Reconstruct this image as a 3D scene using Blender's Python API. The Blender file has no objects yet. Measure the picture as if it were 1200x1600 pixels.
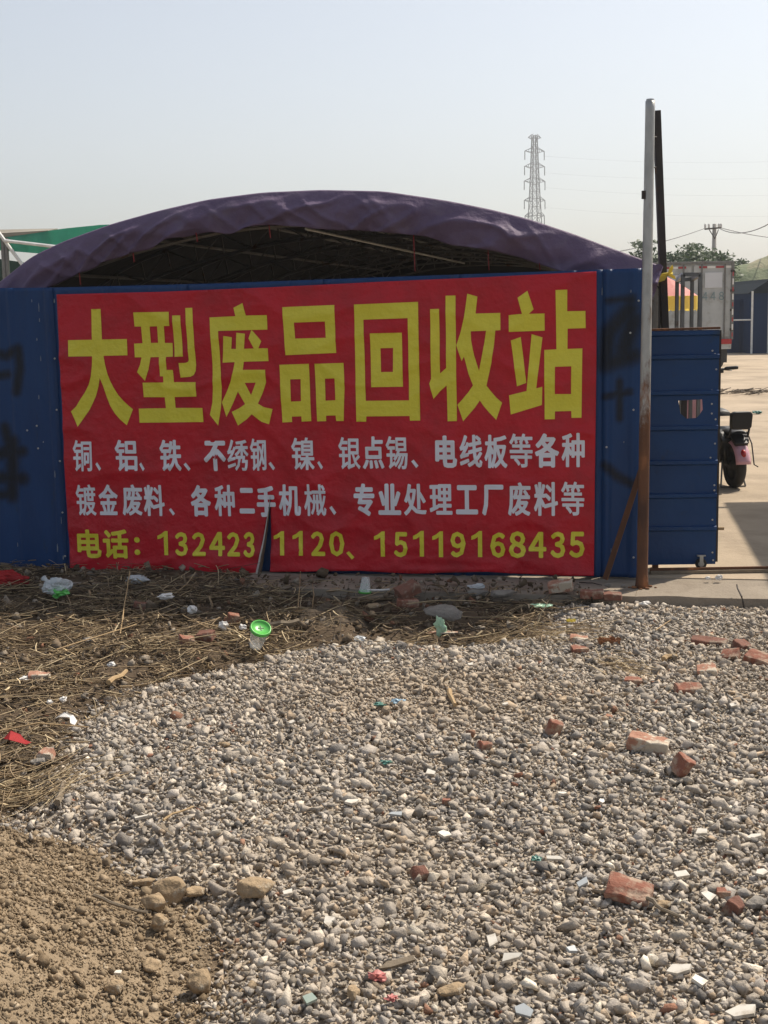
import bpy, bmesh, math, random
import numpy as np
from mathutils import Vector, Matrix, Euler, geometry, noise as mnoise

random.seed(11); rng = np.random.default_rng(11)
R = math.radians
SC = bpy.context.scene
COL = SC.collection

# ------------------------------------------------------------------ camera
F, CX, CY = 2090.0, 600.0, 800.0          # focal length in pixels of the 1200x1600 photograph
PITCH, ROLL, CAMH = math.atan(310 / F), 0.020, 1.6
cam = bpy.data.cameras.new('camera'); camo = bpy.data.objects.new('camera', cam); COL.objects.link(camo)
cam.sensor_fit = 'VERTICAL'; cam.sensor_height = 24; cam.lens = F / 1600 * 24
cam.clip_start = 0.05; cam.clip_end = 6000
_f = Vector((0, math.cos(PITCH), -math.sin(PITCH))); _u0 = Vector((0, math.sin(PITCH), math.cos(PITCH))); _r0 = Vector((1, 0, 0))
_r = _r0 * math.cos(ROLL) - _u0 * math.sin(ROLL); _u = _u0 * math.cos(ROLL) + _r0 * math.sin(ROLL)
CP = Vector((0, 0, CAMH))
camo.matrix_world = Matrix(((_r.x, _u.x, -_f.x, CP.x), (_r.y, _u.y, -_f.y, CP.y), (_r.z, _u.z, -_f.z, CP.z), (0, 0, 0, 1)))
SC.camera = camo

# ------------------------------------------------------------------ sky, sun, exposure
SUN_EL, SUN_AZ = R(52), R(48)             # azimuth from +Y (into the picture) towards +X (right)
w = bpy.data.worlds.new('World'); SC.world = w; w.use_nodes = True
nt = w.node_tree; nt.nodes.clear()
bg = nt.nodes.new('ShaderNodeBackground'); wo = nt.nodes.new('ShaderNodeOutputWorld'); sky = nt.nodes.new('ShaderNodeTexSky')
sky.sky_type = 'NISHITA'; sky.sun_disc = False; sky.sun_elevation = SUN_EL; sky.sun_rotation = SUN_AZ
sky.air_density = 1.0; sky.dust_density = 2.2; sky.ozone_density = 1.0; sky.altitude = 0
bg.inputs['Strength'].default_value = 0.115
hs = nt.nodes.new('ShaderNodeHueSaturation'); hs.inputs['Saturation'].default_value = 0.55; nt.links.new(sky.outputs[0], hs.inputs['Color']); nt.links.new(hs.outputs[0], bg.inputs[0]); nt.links.new(bg.outputs[0], wo.inputs[0])
sl = bpy.data.lights.new('sun', 'SUN'); sl.energy = 4.4; sl.angle = R(0.8); sl.color = (1.0, 0.90, 0.76)
so = bpy.data.objects.new('sun', sl); COL.objects.link(so)
_sd = Vector((math.sin(SUN_AZ) * math.cos(SUN_EL), math.cos(SUN_AZ) * math.cos(SUN_EL), math.sin(SUN_EL)))
so.rotation_euler = _sd.to_track_quat('Z', 'Y').to_euler(); so.location = (6, 6, 12)
SC.view_settings.view_transform = 'Standard'; SC.view_settings.look = 'None'
SC.view_settings.exposure = 0.32; SC.view_settings.gamma = 1.0; SC.view_settings.use_curve_mapping = False
SC.render.engine = 'CYCLES'
SC.cycles.use_denoising = True
SC.cycles.max_bounces = 6

# ------------------------------------------------------------------ measuring helpers: photograph pixel -> real place
def ray(px, py): return _f + _r * ((px - CX) / F) + _u * ((CY - py) / F)
def ground(px, py, z=0.0):
    d = ray(px, py); return CP + d * ((z - CAMH) / d.z)
def at(px, py, Y):
    d = ray(px, py); return CP + d * (Y / d.y)
FA = R(12.0)
FO = ground(600, 896); FU = Vector((math.cos(FA), -math.sin(FA), 0)); FN = Vector((-math.sin(FA), -math.cos(FA), 0))
def fen(px, py, off=0.0):                  # point of the plane parallel to the fence, off metres towards the viewer -> (u, z)
    d = ray(px, py); t = (FN.dot(FO) + off - FN.dot(CP)) / FN.dot(d); p = CP + d * t
    return (p - FO).dot(FU), p.z
FM = Matrix.Translation(FO) @ Matrix.Rotation(-FA, 4, 'Z')   # local x along the fence, -y to the viewer
FMI = FM.inverted()

# ------------------------------------------------------------------ object helpers
def tag(o, label=None, cat=None, group=None, kind=None):
    if label: o['label'] = label
    if cat: o['category'] = cat
    if group: o['group'] = group
    if kind: o['kind'] = kind
    return o
def empty(name, loc=(0, 0, 0), rz=0.0, label=None, cat=None, group=None):
    o = bpy.data.objects.new(name, None); COL.objects.link(o); o.location = loc; o.rotation_euler = (0, 0, rz); o.empty_display_size = 0.1
    return tag(o, label, cat, group)
def link(name, me, mat=None, parent=None, smooth=False):
    o = bpy.data.objects.new(name, me); COL.objects.link(o)
    if mat is not None and not me.materials: me.materials.append(mat)
    if parent is not None: o.parent = parent
    if smooth: me.polygons.foreach_set('use_smooth', [True] * len(me.polygons))
    return o
def np_mesh(name, V, T, colors=None, smooth=False):
    """V (n,3), T (m,k) equal sized faces"""
    V = np.asarray(V, dtype=np.float32); T = np.asarray(T, dtype=np.int32); me = bpy.data.meshes.new(name)
    n, (m, k) = len(V), T.shape
    me.vertices.add(n); me.vertices.foreach_set('co', V.ravel()); me.loops.add(m * k); me.loops.foreach_set('vertex_index', T.ravel())
    me.polygons.add(m); me.polygons.foreach_set('loop_start', np.arange(0, m * k, k, dtype=np.int32)); me.polygons.foreach_set('loop_total', np.full(m, k, dtype=np.int32))
    me.update(calc_edges=True)
    if colors is not None:
        a = me.color_attributes.new('Col', 'FLOAT_COLOR', 'POINT'); c = np.ones((n, 4), dtype=np.float32); c[:, :colors.shape[1]] = colors; a.data.foreach_set('color', c.ravel())
    if smooth: me.polygons.foreach_set('use_smooth', np.ones(m, dtype=bool))
    me.validate(); return me

class MB:
    def __init__(s): s.v = []; s.f = []
    def add(s, vs, fs):
        b = len(s.v); s.v += [tuple(x) for x in vs]; s.f += [tuple(b + i for i in f) for f in fs]; return s
    def box(s, c, size, rot=None):
        c = Vector(c); h = Vector(size) / 2; M = rot or Matrix.Identity(3)
        vs = [c + M @ Vector((x * h.x, y * h.y, z * h.z)) for x in (-1, 1) for y in (-1, 1) for z in (-1, 1)]
        return s.add(vs, [(0, 1, 3, 2), (4, 6, 7, 5), (0, 4, 5, 1), (2, 3, 7, 6), (0, 2, 6, 4), (1, 5, 7, 3)])
    def bar(s, p, q, w, h=None, up=(0, 0, 1)):
        p, q = Vector(p), Vector(q); d = (q - p); L = d.length; x = d.normalized(); up = Vector(up)
        if abs(x.dot(up)) > 0.98: up = Vector((0, 1, 0)) if abs(x.y) < 0.9 else Vector((1, 0, 0))
        y = up.cross(x).normalized(); z = x.cross(y)
        M = Matrix((x, y, z)).transposed(); return s.box((p + q) / 2, (L, w, h or w), M)
    def tube(s, pts, r, n=8, cap=True):
        pts = [Vector(p) for p in pts]; rs = r if hasattr(r, '__len__') else [r] * len(pts); b = len(s.v); ref = Vector((0.13, 0.31, 0.94))
        for i, p in enumerate(pts):
            d = (pts[min(i + 1, len(pts) - 1)] - pts[max(i - 1, 0)]).normalized()
            if abs(d.dot(ref)) > 0.97: ref = Vector((0.9, 0.4, 0.1))
            a = d.cross(ref).normalized(); c = d.cross(a)
            s.v += [tuple(p + (a * math.cos(t) + c * math.sin(t)) * rs[i]) for t in [2 * math.pi * k / n for k in range(n)]]
        for i in range(len(pts) - 1):
            for k in range(n):
                k2 = (k + 1) % n; s.f.append((b + i * n + k, b + i * n + k2, b + (i + 1) * n + k2, b + (i + 1) * n + k))
        if cap:
            s.f.append(tuple(b + k for k in range(n))[::-1]); s.f.append(tuple(b + (len(pts) - 1) * n + k for k in range(n)))
        return s
    def lathe(s, prof, n=20, M=None, close=False):
        b = len(s.v); M = M or Matrix.Identity(4)
        for r, z in prof: s.v += [tuple(M @ Vector((r * math.cos(2 * math.pi * k / n), r * math.sin(2 * math.pi * k / n), z))) for k in range(n)]
        m = len(prof)
        for i in range(m if close else m - 1):
            j = (i + 1) % m
            for k in range(n):
                k2 = (k + 1) % n; s.f.append((b + i * n + k, b + i * n + k2, b + j * n + k2, b + j * n + k))
        return s
    def prism(s, outline, d0, d1, fn):
        """outline of 2D points, fn(a, b, depth) -> 3D"""
        n = len(outline); b = len(s.v); s.v += [tuple(fn(a, c, d0)) for a, c in outline] + [tuple(fn(a, c, d1)) for a, c in outline]
        s.f.append(tuple(b + i for i in range(n))); s.f.append(tuple(b + n + i for i in range(n))[::-1])
        for i in range(n): j = (i + 1) % n; s.f.append((b + i, b + n + i, b + n + j, b + j))
        return s
    def mesh(s, name):
        me = bpy.data.meshes.new(name); me.from_pydata(s.v, [], s.f)
        bm = bmesh.new(); bm.from_mesh(me); bmesh.ops.recalc_face_normals(bm, faces=bm.faces); bm.to_mesh(me); bm.free(); me.validate(); return me
    def build(s, name, mat, parent=None, smooth=False, bevel=0.0):
        o = link(name, s.mesh(name), mat, parent, smooth)
        if bevel:
            m = o.modifiers.new('bevel', 'BEVEL'); m.width = bevel; m.segments = 2; m.limit_method = 'ANGLE'; m.angle_limit = R(40)
        return o

def vnoise(x, y, seed=0):
    x = np.asarray(x, float); y = np.asarray(y, float); xi = np.floor(x).astype(np.int64); yi = np.floor(y).astype(np.int64); fx = x - xi; fy = y - yi
    def h(a, b):
        n = (a * 374761393 + b * 668265263 + seed * 1442695041) & 0x7fffffff; n = ((n ^ (n >> 13)) * 1274126177) & 0x7fffffff; n = n ^ (n >> 16); return (n & 0xffff) / 65535.0
    fx = fx * fx * (3 - 2 * fx); fy = fy * fy * (3 - 2 * fy)
    return (h(xi, yi) * (1 - fx) + h(xi + 1, yi) * fx) * (1 - fy) + (h(xi, yi + 1) * (1 - fx) + h(xi + 1, yi + 1) * fx) * fy
def fbm(x, y, o=4, seed=0):
    s = 0; a = 0.5; t = 0
    for i in range(o): s = s + a * vnoise(x * 2 ** i, y * 2 ** i, seed + i * 17); t += a; a *= 0.5
    return s / t
def sstep(a, b, x): t = np.clip((x - a) / (b - a), 0, 1); return t * t * (3 - 2 * t)

# ------------------------------------------------------------------ materials
MATS = {}
def lin(c): return tuple(((v / 255) / 12.92 if v / 255 <= 0.04045 else ((v / 255 + 0.055) / 1.055) ** 2.4) for v in c)
def mat(name, c1, c2=None, scale=6.0, rough=0.7, metal=0.0, bump=0.0, bscale=60.0, attr=False, stretch=(1, 1, 1), spec=0.5, coords='Object', c3=None, c3scale=14.0, c3lo=0.58, c3hi=0.66,
        alpha=1.0, trans=0.0, rvar=0.0, detail=6.0, paint=False, subs=0.0):
    m = bpy.data.materials.new(name); m.use_nodes = True; n = m.node_tree.nodes; L = m.node_tree.links; b = n['Principled BSDF']
    b.inputs['Roughness'].default_value = rough; b.inputs['Metallic'].default_value = metal; b.inputs['Specular IOR Level'].default_value = spec
    tc = n.new('ShaderNodeTexCoord'); mp = n.new('ShaderNodeMapping'); mp.inputs['Scale'].default_value = stretch; L.new(tc.outputs[coords], mp.inputs[0])
    src = mp.outputs[0]
    def noise(sc, det=detail, ro=0.6, vec=src):
        t = n.new('ShaderNodeTexNoise'); t.inputs['Scale'].default_value = sc; t.inputs['Detail'].default_value = det; t.inputs['Roughness'].default_value = ro; L.new(vec, t.inputs['Vector']); return t.outputs['Fac']
    def ramp(fac, lo, hi):
        r = n.new('ShaderNodeMapRange'); r.inputs[1].default_value = lo; r.inputs[2].default_value = hi; L.new(fac, r.inputs[0]); return r.outputs[0]
    def mix(fac, a, bb, mode='MIX'):
        x = n.new('ShaderNodeMix'); x.data_type = 'RGBA'; x.blend_type = mode
        for i, v in ((0, fac), (6, a), (7, bb)):
            if hasattr(v, 'is_linked'): L.new(v, x.inputs[i])
            else: x.inputs[i].default_value = v if i == 0 else (*v[:3], 1)
        return x.outputs[2]
    col = mix(ramp(noise(scale), 0.32, 0.68), c1, c2 or c1)
    if c3 is not None: col = mix(ramp(noise(c3scale, 5, 0.65), c3lo, c3hi), col, c3)
    if attr:
        a = n.new('ShaderNodeAttribute'); a.attribute_name = 'Col'; col = mix(1.0, col, a.outputs['Color'], 'MULTIPLY')
    if paint:
        a = n.new('ShaderNodeAttribute'); a.attribute_name = 'Paint'; nn = noise(45, 4, 0.7)
        ml = n.new('ShaderNodeMath'); ml.operation = 'ADD'; L.new(a.outputs['Fac'], ml.inputs[0]); m2 = n.new('ShaderNodeMath'); m2.operation = 'MULTIPLY_ADD'; L.new(nn, m2.inputs[0]); m2.inputs[1].default_value = 0.5; m2.inputs[2].default_value = -0.25; L.new(m2.outputs[0], ml.inputs[1])
        col = mix(ramp(ml.outputs[0], 0.22, 1.05), col, (0.005, 0.008, 0.014))
    L.new(col, b.inputs['Base Color'])
    if rvar: 
        rr = n.new('ShaderNodeMapRange'); rr.inputs[3].default_value = rough - rvar; rr.inputs[4].default_value = rough + rvar; L.new(noise(scale * 2.3), rr.inputs[0]); L.new(rr.outputs[0], b.inputs['Roughness'])
    if bump:
        bn = n.new('ShaderNodeBump'); bn.inputs['Strength'].default_value = min(1, bump); bn.inputs['Distance'].default_value = 0.6 / bscale; L.new(noise(bscale, 5), bn.inputs['Height']); L.new(bn.outputs[0], b.inputs['Normal'])
    if alpha < 1: b.inputs['Alpha'].default_value = alpha
    if trans: b.inputs['Transmission Weight'].default_value = trans
    if subs:
        out = n['Material Output']; tr = n.new('ShaderNodeBsdfTranslucent'); ms = n.new('ShaderNodeMixShader'); ms.inputs[0].default_value = subs
        L.new(col, tr.inputs['Color']); L.new(b.outputs[0], ms.inputs[1]); L.new(tr.outputs[0], ms.inputs[2]); L.new(ms.outputs[0], out.inputs['Surface'])
    MATS[name] = m; return m

M = {}
M['ground'] = mat('ground', (1, 1, 1), (0.72, 0.72, 0.72), 9, 0.95, bump=1.0, bscale=55, attr=True, spec=0.2)
M['gravel'] = mat('gravel', (1.06, 1.05, 1.03), (0.78, 0.77, 0.76), 90, 0.9, bump=1.0, bscale=110, attr=True, spec=0.2)
M['clod'] = mat('clod', (1, 1, 1), (0.7, 0.68, 0.66), 80, 0.95, bump=0.8, bscale=150, attr=True, spec=0.1)
M['straw'] = mat('straw', (1, 1, 1), (0.75, 0.72, 0.7), 30, 0.75, attr=True, spec=0.3)
M['concrete'] = mat('concrete', (0.46, 0.37, 0.27), (0.36, 0.29, 0.21), 0.8, 0.9, bump=0.35, bscale=30, c3=(0.25, 0.20, 0.145), c3scale=0.9, c3lo=0.47, c3hi=0.72, spec=0.2, detail=9)
M['footing'] = mat('footing', (0.33, 0.28, 0.22), (0.25, 0.21, 0.165), 2.2, 0.92, bump=0.5, bscale=45, c3=(0.18, 0.145, 0.11), c3scale=3.3, c3lo=0.5, c3hi=0.72, spec=0.2, detail=9)
M['blue'] = mat('blue_painted_sheet', (0.006, 0.038, 0.128), (0.008, 0.048, 0.155), 3.0, 0.42, bump=0.12, bscale=9, stretch=(3, 3, 0.8), c3=(0.025, 0.045, 0.075), c3scale=4.0, c3lo=0.60, c3hi=0.78, rvar=0.1, paint=True, spec=0.3)
M['bluegate'] = mat('blue_gate_sheet', (0.007, 0.042, 0.135), (0.009, 0.052, 0.160), 4.0, 0.42, bump=0.1, bscale=9, c3=(0.022, 0.04, 0.065), c3scale=6.0, c3lo=0.60, c3hi=0.78, rvar=0.1, spec=0.3)
M['scratch'] = mat('bare_scratch', (0.28, 0.32, 0.34), (0.16, 0.19, 0.2), 50, 0.6)
M['banner'] = mat('red_vinyl', (0.50, 0.006, 0.018), (0.56, 0.008, 0.022), 2.5, 0.40, bump=0.28, bscale=11, rvar=0.09, spec=0.35, c3=(0.40, 0.012, 0.022), c3scale=3.5, c3lo=0.45, c3hi=0.7)
M['yellow'] = mat('yellow_print', (0.80, 0.70, 0.045), (0.74, 0.65, 0.04), 5, 0.42, bump=0.28, bscale=11)
M['white_print'] = mat('white_print', (0.80, 0.80, 0.84), (0.74, 0.74, 0.79), 5, 0.42)
M['banner_back'] = mat('banner_backing', (0.62, 0.60, 0.56), (0.5, 0.47, 0.43), 12, 0.6)
M['brown_back'] = mat('shaded_backing', (0.13, 0.085, 0.055), (0.09, 0.06, 0.04), 12, 0.7)  # brown puts the shade into the whitish reverse of the flap
M['purple'] = mat('purple_tarp', (0.125, 0.088, 0.150), (0.155, 0.112, 0.182), 2.2, 0.62, bump=0.3, bscale=16, c3=(0.165, 0.128, 0.182), c3scale=7, c3lo=0.52, c3hi=0.75, rvar=0.08, spec=0.2)
M['under'] = mat('shade_dark_tarp', (0.020, 0.021, 0.024), (0.03, 0.03, 0.033), 2, 0.8, bump=0.2, bscale=10)  # near-black colour carries the shade inside the shelters
M['steel'] = mat('dull_steel', (0.22, 0.22, 0.21), (0.15, 0.145, 0.14), 8, 0.5, metal=0.6, c3=(0.12, 0.06, 0.03), c3scale=9, c3lo=0.58, c3hi=0.7)
M['darksteel'] = mat('dark_steel', (0.035, 0.03, 0.027), (0.05, 0.038, 0.03), 10, 0.7, metal=0.2, c3=(0.09, 0.04, 0.02), c3scale=9, c3lo=0.56, c3hi=0.7, bump=0.2)
M['galv'] = mat('galvanised', (0.50, 0.50, 0.47), (0.38, 0.38, 0.36), 14, 0.42, metal=0.55, c3=(0.28, 0.25, 0.21), c3scale=11, c3lo=0.6, c3hi=0.72, stretch=(1, 1, 0.5), bump=0.1)
M['rust'] = mat('rusty_steel', (0.16, 0.065, 0.028), (0.085, 0.04, 0.022), 9, 0.85, c3=(0.36, 0.15, 0.06), c3scale=6, c3lo=0.56, c3hi=0.66, bump=0.5, bscale=80, stretch=(1, 1, 0.45))
M['rustflake'] = mat('rust_flakes', (0.30, 0.13, 0.05), (0.16, 0.07, 0.03), 20, 0.9)
M['red'] = mat('red_cloth', (0.22, 0.015, 0.018), None, 5, 0.7)
M['whitepipe'] = mat('white_pipe', (0.72, 0.73, 0.72), (0.6, 0.6, 0.58), 8, 0.5)
M['green_tarp'] = mat('green_tarp', (0.09, 0.42, 0.31), (0.11, 0.48, 0.36), 1.4, 0.6, bump=0.3, bscale=6, subs=0.6)
M['tan_roof'] = mat('tan_roof', (0.30, 0.27, 0.22), (0.24, 0.22, 0.18), 3, 0.8)
M['black'] = mat('black_plastic', (0.012, 0.012, 0.013), (0.02, 0.02, 0.02), 10, 0.5)
M['rubber'] = mat('tyre_rubber', (0.025, 0.024, 0.023), (0.04, 0.037, 0.034), 20, 0.85, bump=0.3, bscale=90)
M['pink'] = mat('pink_paint', (0.62, 0.34, 0.40), (0.52, 0.28, 0.34), 10, 0.35)
M['whitepaint'] = mat('white_paint', (0.72, 0.71, 0.68), (0.60, 0.58, 0.55), 9, 0.4)
M['lampred'] = mat('red_lens', (0.38, 0.015, 0.02), None, 10, 0.2)
M['lampamber'] = mat('amber_lens', (0.6, 0.2, 0.02), None, 10, 0.2)
M['truck'] = mat('truck_box_paint', (0.46, 0.48, 0.48), (0.37, 0.39, 0.39), 3, 0.5, c3=(0.27, 0.25, 0.22), c3scale=3, c3lo=0.54, c3hi=0.72, bump=0.05)
M['truckpanel'] = mat('truck_pasted_sheet', (0.60, 0.62, 0.65), (0.54, 0.56, 0.59), 3, 0.5)
M['truckletter'] = mat('faded_letters', (0.20, 0.27, 0.28), None, 10, 0.6)
M['redrefl'] = mat('red_reflector', (0.33, 0.03, 0.035), None, 10, 0.35)
M['whiterefl'] = mat('white_reflector', (0.75, 0.75, 0.72), None, 10, 0.35)
M['parared'] = mat('parasol_red', (0.72, 0.22, 0.20), (0.78, 0.34, 0.30), 5, 0.7, subs=0.3)
M['parayellow'] = mat('parasol_yellow', (0.80, 0.70, 0.16), (0.76, 0.60, 0.1), 5, 0.7, subs=0.4)
M['tentblue'] = mat('blue_tent', (0.006, 0.024, 0.075), (0.008, 0.03, 0.09), 1.0, 0.9, spec=0.1)
M['tentdark'] = mat('dark_tent_roof', (0.005, 0.012, 0.020), (0.007, 0.016, 0.026), 1.0, 0.95, spec=0.08)
M['net'] = mat('green_dust_net', (0.13, 0.17, 0.085), (0.19, 0.215, 0.12), 0.6, 0.9, bump=0.5, bscale=4, c3=(0.30, 0.27, 0.17), c3scale=0.7, c3lo=0.48, c3hi=0.66)
M['leaf'] = mat('leaf', (0.032, 0.066, 0.022), (0.055, 0.095, 0.034), 1.2, 0.6, subs=0.25)
M['bark'] = mat('bark', (0.11, 0.085, 0.06), (0.07, 0.055, 0.04), 8, 0.9, bump=0.5, bscale=20)
M['pole_conc'] = mat('concrete_pole', (0.33, 0.31, 0.28), (0.27, 0.26, 0.24), 3, 0.9)
M['pylon'] = mat('pylon_steel', (0.12, 0.125, 0.13), None, 3, 0.7)
M['wire'] = mat('wire', (0.10, 0.10, 0.10), None, 3, 0.6)
M['brick'] = mat('brick', (0.27, 0.105, 0.065), (0.21, 0.085, 0.055), 30, 0.92, bump=0.7, bscale=120, c3=(0.40, 0.29, 0.21), c3scale=22, c3lo=0.46, c3hi=0.64, coords='Object')
M['brick_cement'] = mat('brick_cemented', (0.34, 0.15, 0.095), (0.42, 0.25, 0.17), 24, 0.92, bump=0.7, bscale=120, c3=(0.52, 0.45, 0.35), c3scale=14, c3lo=0.46, c3hi=0.54)
M['brick_dark'] = mat('dark_brick', (0.20, 0.085, 0.055), (0.15, 0.07, 0.05), 30, 0.92, bump=0.7, bscale=120, c3=(0.25, 0.19, 0.14), c3scale=20, c3lo=0.52, c3hi=0.64)
M['rock_tan'] = mat('tan_rock', (0.37, 0.27, 0.16), (0.28, 0.20, 0.12), 18, 0.9, bump=0.9, bscale=60, c3=(0.42, 0.36, 0.27), c3scale=20)
M['rock_grey'] = mat('grey_rock', (0.27, 0.245, 0.21), (0.18, 0.16, 0.14), 16, 0.9, bump=0.9, bscale=60)
M['tile'] = mat('glazed_tile', (0.68, 0.64, 0.56), (0.58, 0.53, 0.45), 20, 0.5, c3=(0.42, 0.36, 0.28), c3scale=30, c3lo=0.48, c3hi=0.66)
M['tile_grey'] = mat('grey_tile', (0.38, 0.41, 0.42), (0.32, 0.34, 0.35), 20, 0.35)
M['glassgreen'] = mat('dusty_green_glass', (0.26, 0.34, 0.29), (0.34, 0.38, 0.32), 40, 0.35)
M['wood'] = mat('raw_wood', (0.44, 0.31, 0.16), (0.34, 0.23, 0.12), 20, 0.8, bump=0.4, bscale=90, stretch=(0.2, 2, 2))
M['oldwood'] = mat('weathered_wood', (0.24, 0.19, 0.13), (0.17, 0.135, 0.095), 20, 0.85, bump=0.4, bscale=90)
M['paper'] = mat('white_paper', (0.76, 0.74, 0.70), (0.66, 0.63, 0.58), 30, 0.7)
M['clearplastic'] = mat('clear_plastic', (0.80, 0.83, 0.84), None, 10, 0.22, alpha=0.24)
M['bagplastic'] = mat('bag_plastic', (0.74, 0.77, 0.78), (0.6, 0.64, 0.66), 30, 0.25, alpha=0.62)
M['greenplastic'] = mat('green_plastic', (0.10, 0.46, 0.08), (0.12, 0.52, 0.10), 20, 0.32)
M['palegreen'] = mat('pale_green_plastic', (0.34, 0.55, 0.36), (0.42, 0.6, 0.44), 20, 0.35)
M['redplastic'] = mat('red_plastic', (0.36, 0.022, 0.024), (0.27, 0.02, 0.022), 20, 0.75, spec=0.2)
M['pinkplastic'] = mat('faded_red_plastic', (0.50, 0.17, 0.15), (0.40, 0.12, 0.10), 20, 0.45)
M['tealplastic'] = mat('teal_plastic', (0.05, 0.16, 0.13), (0.07, 0.2, 0.16), 20, 0.45)
M['blueplastic'] = mat('blue_plastic', (0.25, 0.38, 0.48), (0.3, 0.42, 0.5), 20, 0.45)

# ================================================================== THE GROUND
FRONT = 0.47                                 # the concrete footing reaches this far in front of the fence
def wpoly(pts, z=-0.03): return np.array([[*ground(a, b, z)[:2]] for a, b in pts])
def inside(P, poly):
    x, y = P[:, 0], P[:, 1]; res = np.zeros(len(P), bool); j = len(poly) - 1
    for i in range(len(poly)):
        xi, yi = poly[i]; xj, yj = poly[j]
        c = ((yi > y) != (yj > y)) & (x < (xj - xi) * (y - yi) / (yj - yi + 1e-12) + xi); res ^= c; j = i
    return res
def sdist(P, poly):
    d = np.full(len(P), 1e9)
    for i in range(len(poly)):
        a = poly[i]; b = poly[(i + 1) % len(poly)]; ab = b - a; t = np.clip(((P - a) @ ab) / (ab @ ab + 1e-12), 0, 1); d = np.minimum(d, np.hypot(*(P - a - t[:, None] * ab).T))
    return np.where(inside(P, poly), d, -d)
SEAM = [(30, 1272), (150, 1310), (225, 1360), (300, 1400), (335, 1440), (345, 1520), (325, 1620), (300, 1900)]
GRAVEL = wpoly([(2100, 962), (1210, 943), (1000, 936), (868, 938), (840, 985), (700, 1003), (560, 1000), (430, 1012), (340, 1040), (210, 1068), (150, 1110), (105, 1170), (60, 1225)] + SEAM + [(2600, 1900)])
SOIL = wpoly(SEAM + [(-900, 1900), (-700, 1255)])
def fence_front(P):                          # metres in front of the fence line
    return (P[:, 0] - FO.x) * FN.x + (P[:, 1] - FO.y) * FN.y
def H(x, y):
    P = np.stack([np.atleast_1d(x), np.atleast_1d(y)], 1).astype(float)
    wob = (fbm(P[:, 0] * 3, P[:, 1] * 3, 3, 5) - 0.5) * 0.16
    g = sdist(P, GRAVEL) + wob; s = sdist(P, SOIL) + wob * 0.6
    h = -0.075 + (fbm(P[:, 0] * 1.6, P[:, 1] * 1.6, 4, 3) - 0.5) * 0.05
    h = h + 0.04 * sstep(-0.02, 0.18, g) + (fbm(P[:, 0] * 2.2, P[:, 1] * 2.2, 3, 21) - 0.5) * 0.03 * sstep(0, 0.3, g)
    h = h + sstep(0.0, 1.05, s) * 0.36 + 0.02 * sstep(-0.02, 0.08, s) + (fbm(P[:, 0] * 6, P[:, 1] * 6, 4, 9) - 0.5) * 0.09 * sstep(0, 0.12, s)
    straw = (1 - sstep(-0.1, 0.05, g)) * (1 - sstep(-0.1, 0.05, s))
    h = h + straw * (fbm(P[:, 0] * 4, P[:, 1] * 4, 4, 33) - 0.40) * 0.15
    ff = fence_front(P); near = sstep(FRONT + 0.55, FRONT + 0.02, ff)
    h = h * (1 - near) + np.minimum(h, -0.055) * near
    uu = (P[:, 0] - FO.x) * FU.x + (P[:, 1] - FO.y) * FU.y
    cover = sstep(-0.35, -0.95, uu + (fbm(P[:, 0] * 3, P[:, 1] * 3, 3, 71) - 0.5) * 0.8) * sstep(-0.0, 0.10, ff)
    h = np.where(ff < FRONT - 0.02, -0.14 * (1 - cover) + cover * (0.012 + (fbm(P[:, 0] * 8, P[:, 1] * 8, 3, 72) - 0.5) * 0.03), np.maximum(h, cover * sstep(FRONT + 0.3, FRONT, ff) * 0.02 - 0.05) * cover + h * (1 - cover))
    h = np.where((np.abs(P[:, 0]) > 12) | (P[:, 1] > 12), -0.14, h)
    return h
def Hz(x, y): return float(H(x, y)[0])
def expand(a, b, step, far, n):
    core = np.arange(a, b + 1e-6, step); g = np.geomspace(step * 1.5, far, n); return np.concatenate([(a - g)[::-1], core, b + g])
gx = expand(-3.4, 4.2, 0.035, 2500, 34); gy = expand(1.6, 8.9, 0.035, 4500, 34)
GX, GY = np.meshgrid(gx, gy); P = np.stack([GX.ravel(), GY.ravel()], 1)
hz = H(P[:, 0], P[:, 1])
g = sdist(P, GRAVEL) + (fbm(P[:, 0] * 3, P[:, 1] * 3, 3, 5) - 0.5) * 0.16; s_ = sdist(P, SOIL) + (fbm(P[:, 0] * 3, P[:, 1] * 3, 3, 5) - 0.5) * 0.1
cg, cs, cd, cf = np.array([0.44, 0.375, 0.295]), np.array([0.305, 0.232, 0.152]), np.array([0.115, 0.083, 0.054]), np.array([0.34, 0.27, 0.19])
wg = sstep(-0.05, 0.06, g)[:, None]; ws = sstep(-0.04, 0.04, s_)[:, None]
colr = cd * (1 - wg) + cg * wg; colr = colr * (1 - ws) + cs * ws
farw = sstep(9, 14, P[:, 1])[:, None]; colr = colr * (1 - farw) + cf * farw
colr = colr * (0.75 + 0.5 * fbm(P[:, 0] * 5, P[:, 1] * 5, 4, 77))[:, None]
nx, ny = len(gx), len(gy); idx = np.arange(nx * ny).reshape(ny, nx)
T = np.stack([idx[:-1, :-1].ravel(), idx[:-1, 1:].ravel(), idx[1:, 1:].ravel(), idx[1:, :-1].ravel()], 1)
tag(link('ground', np_mesh('ground', np.column_stack([P, hz]), T, colr, True), M['ground']), kind='structure')

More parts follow.
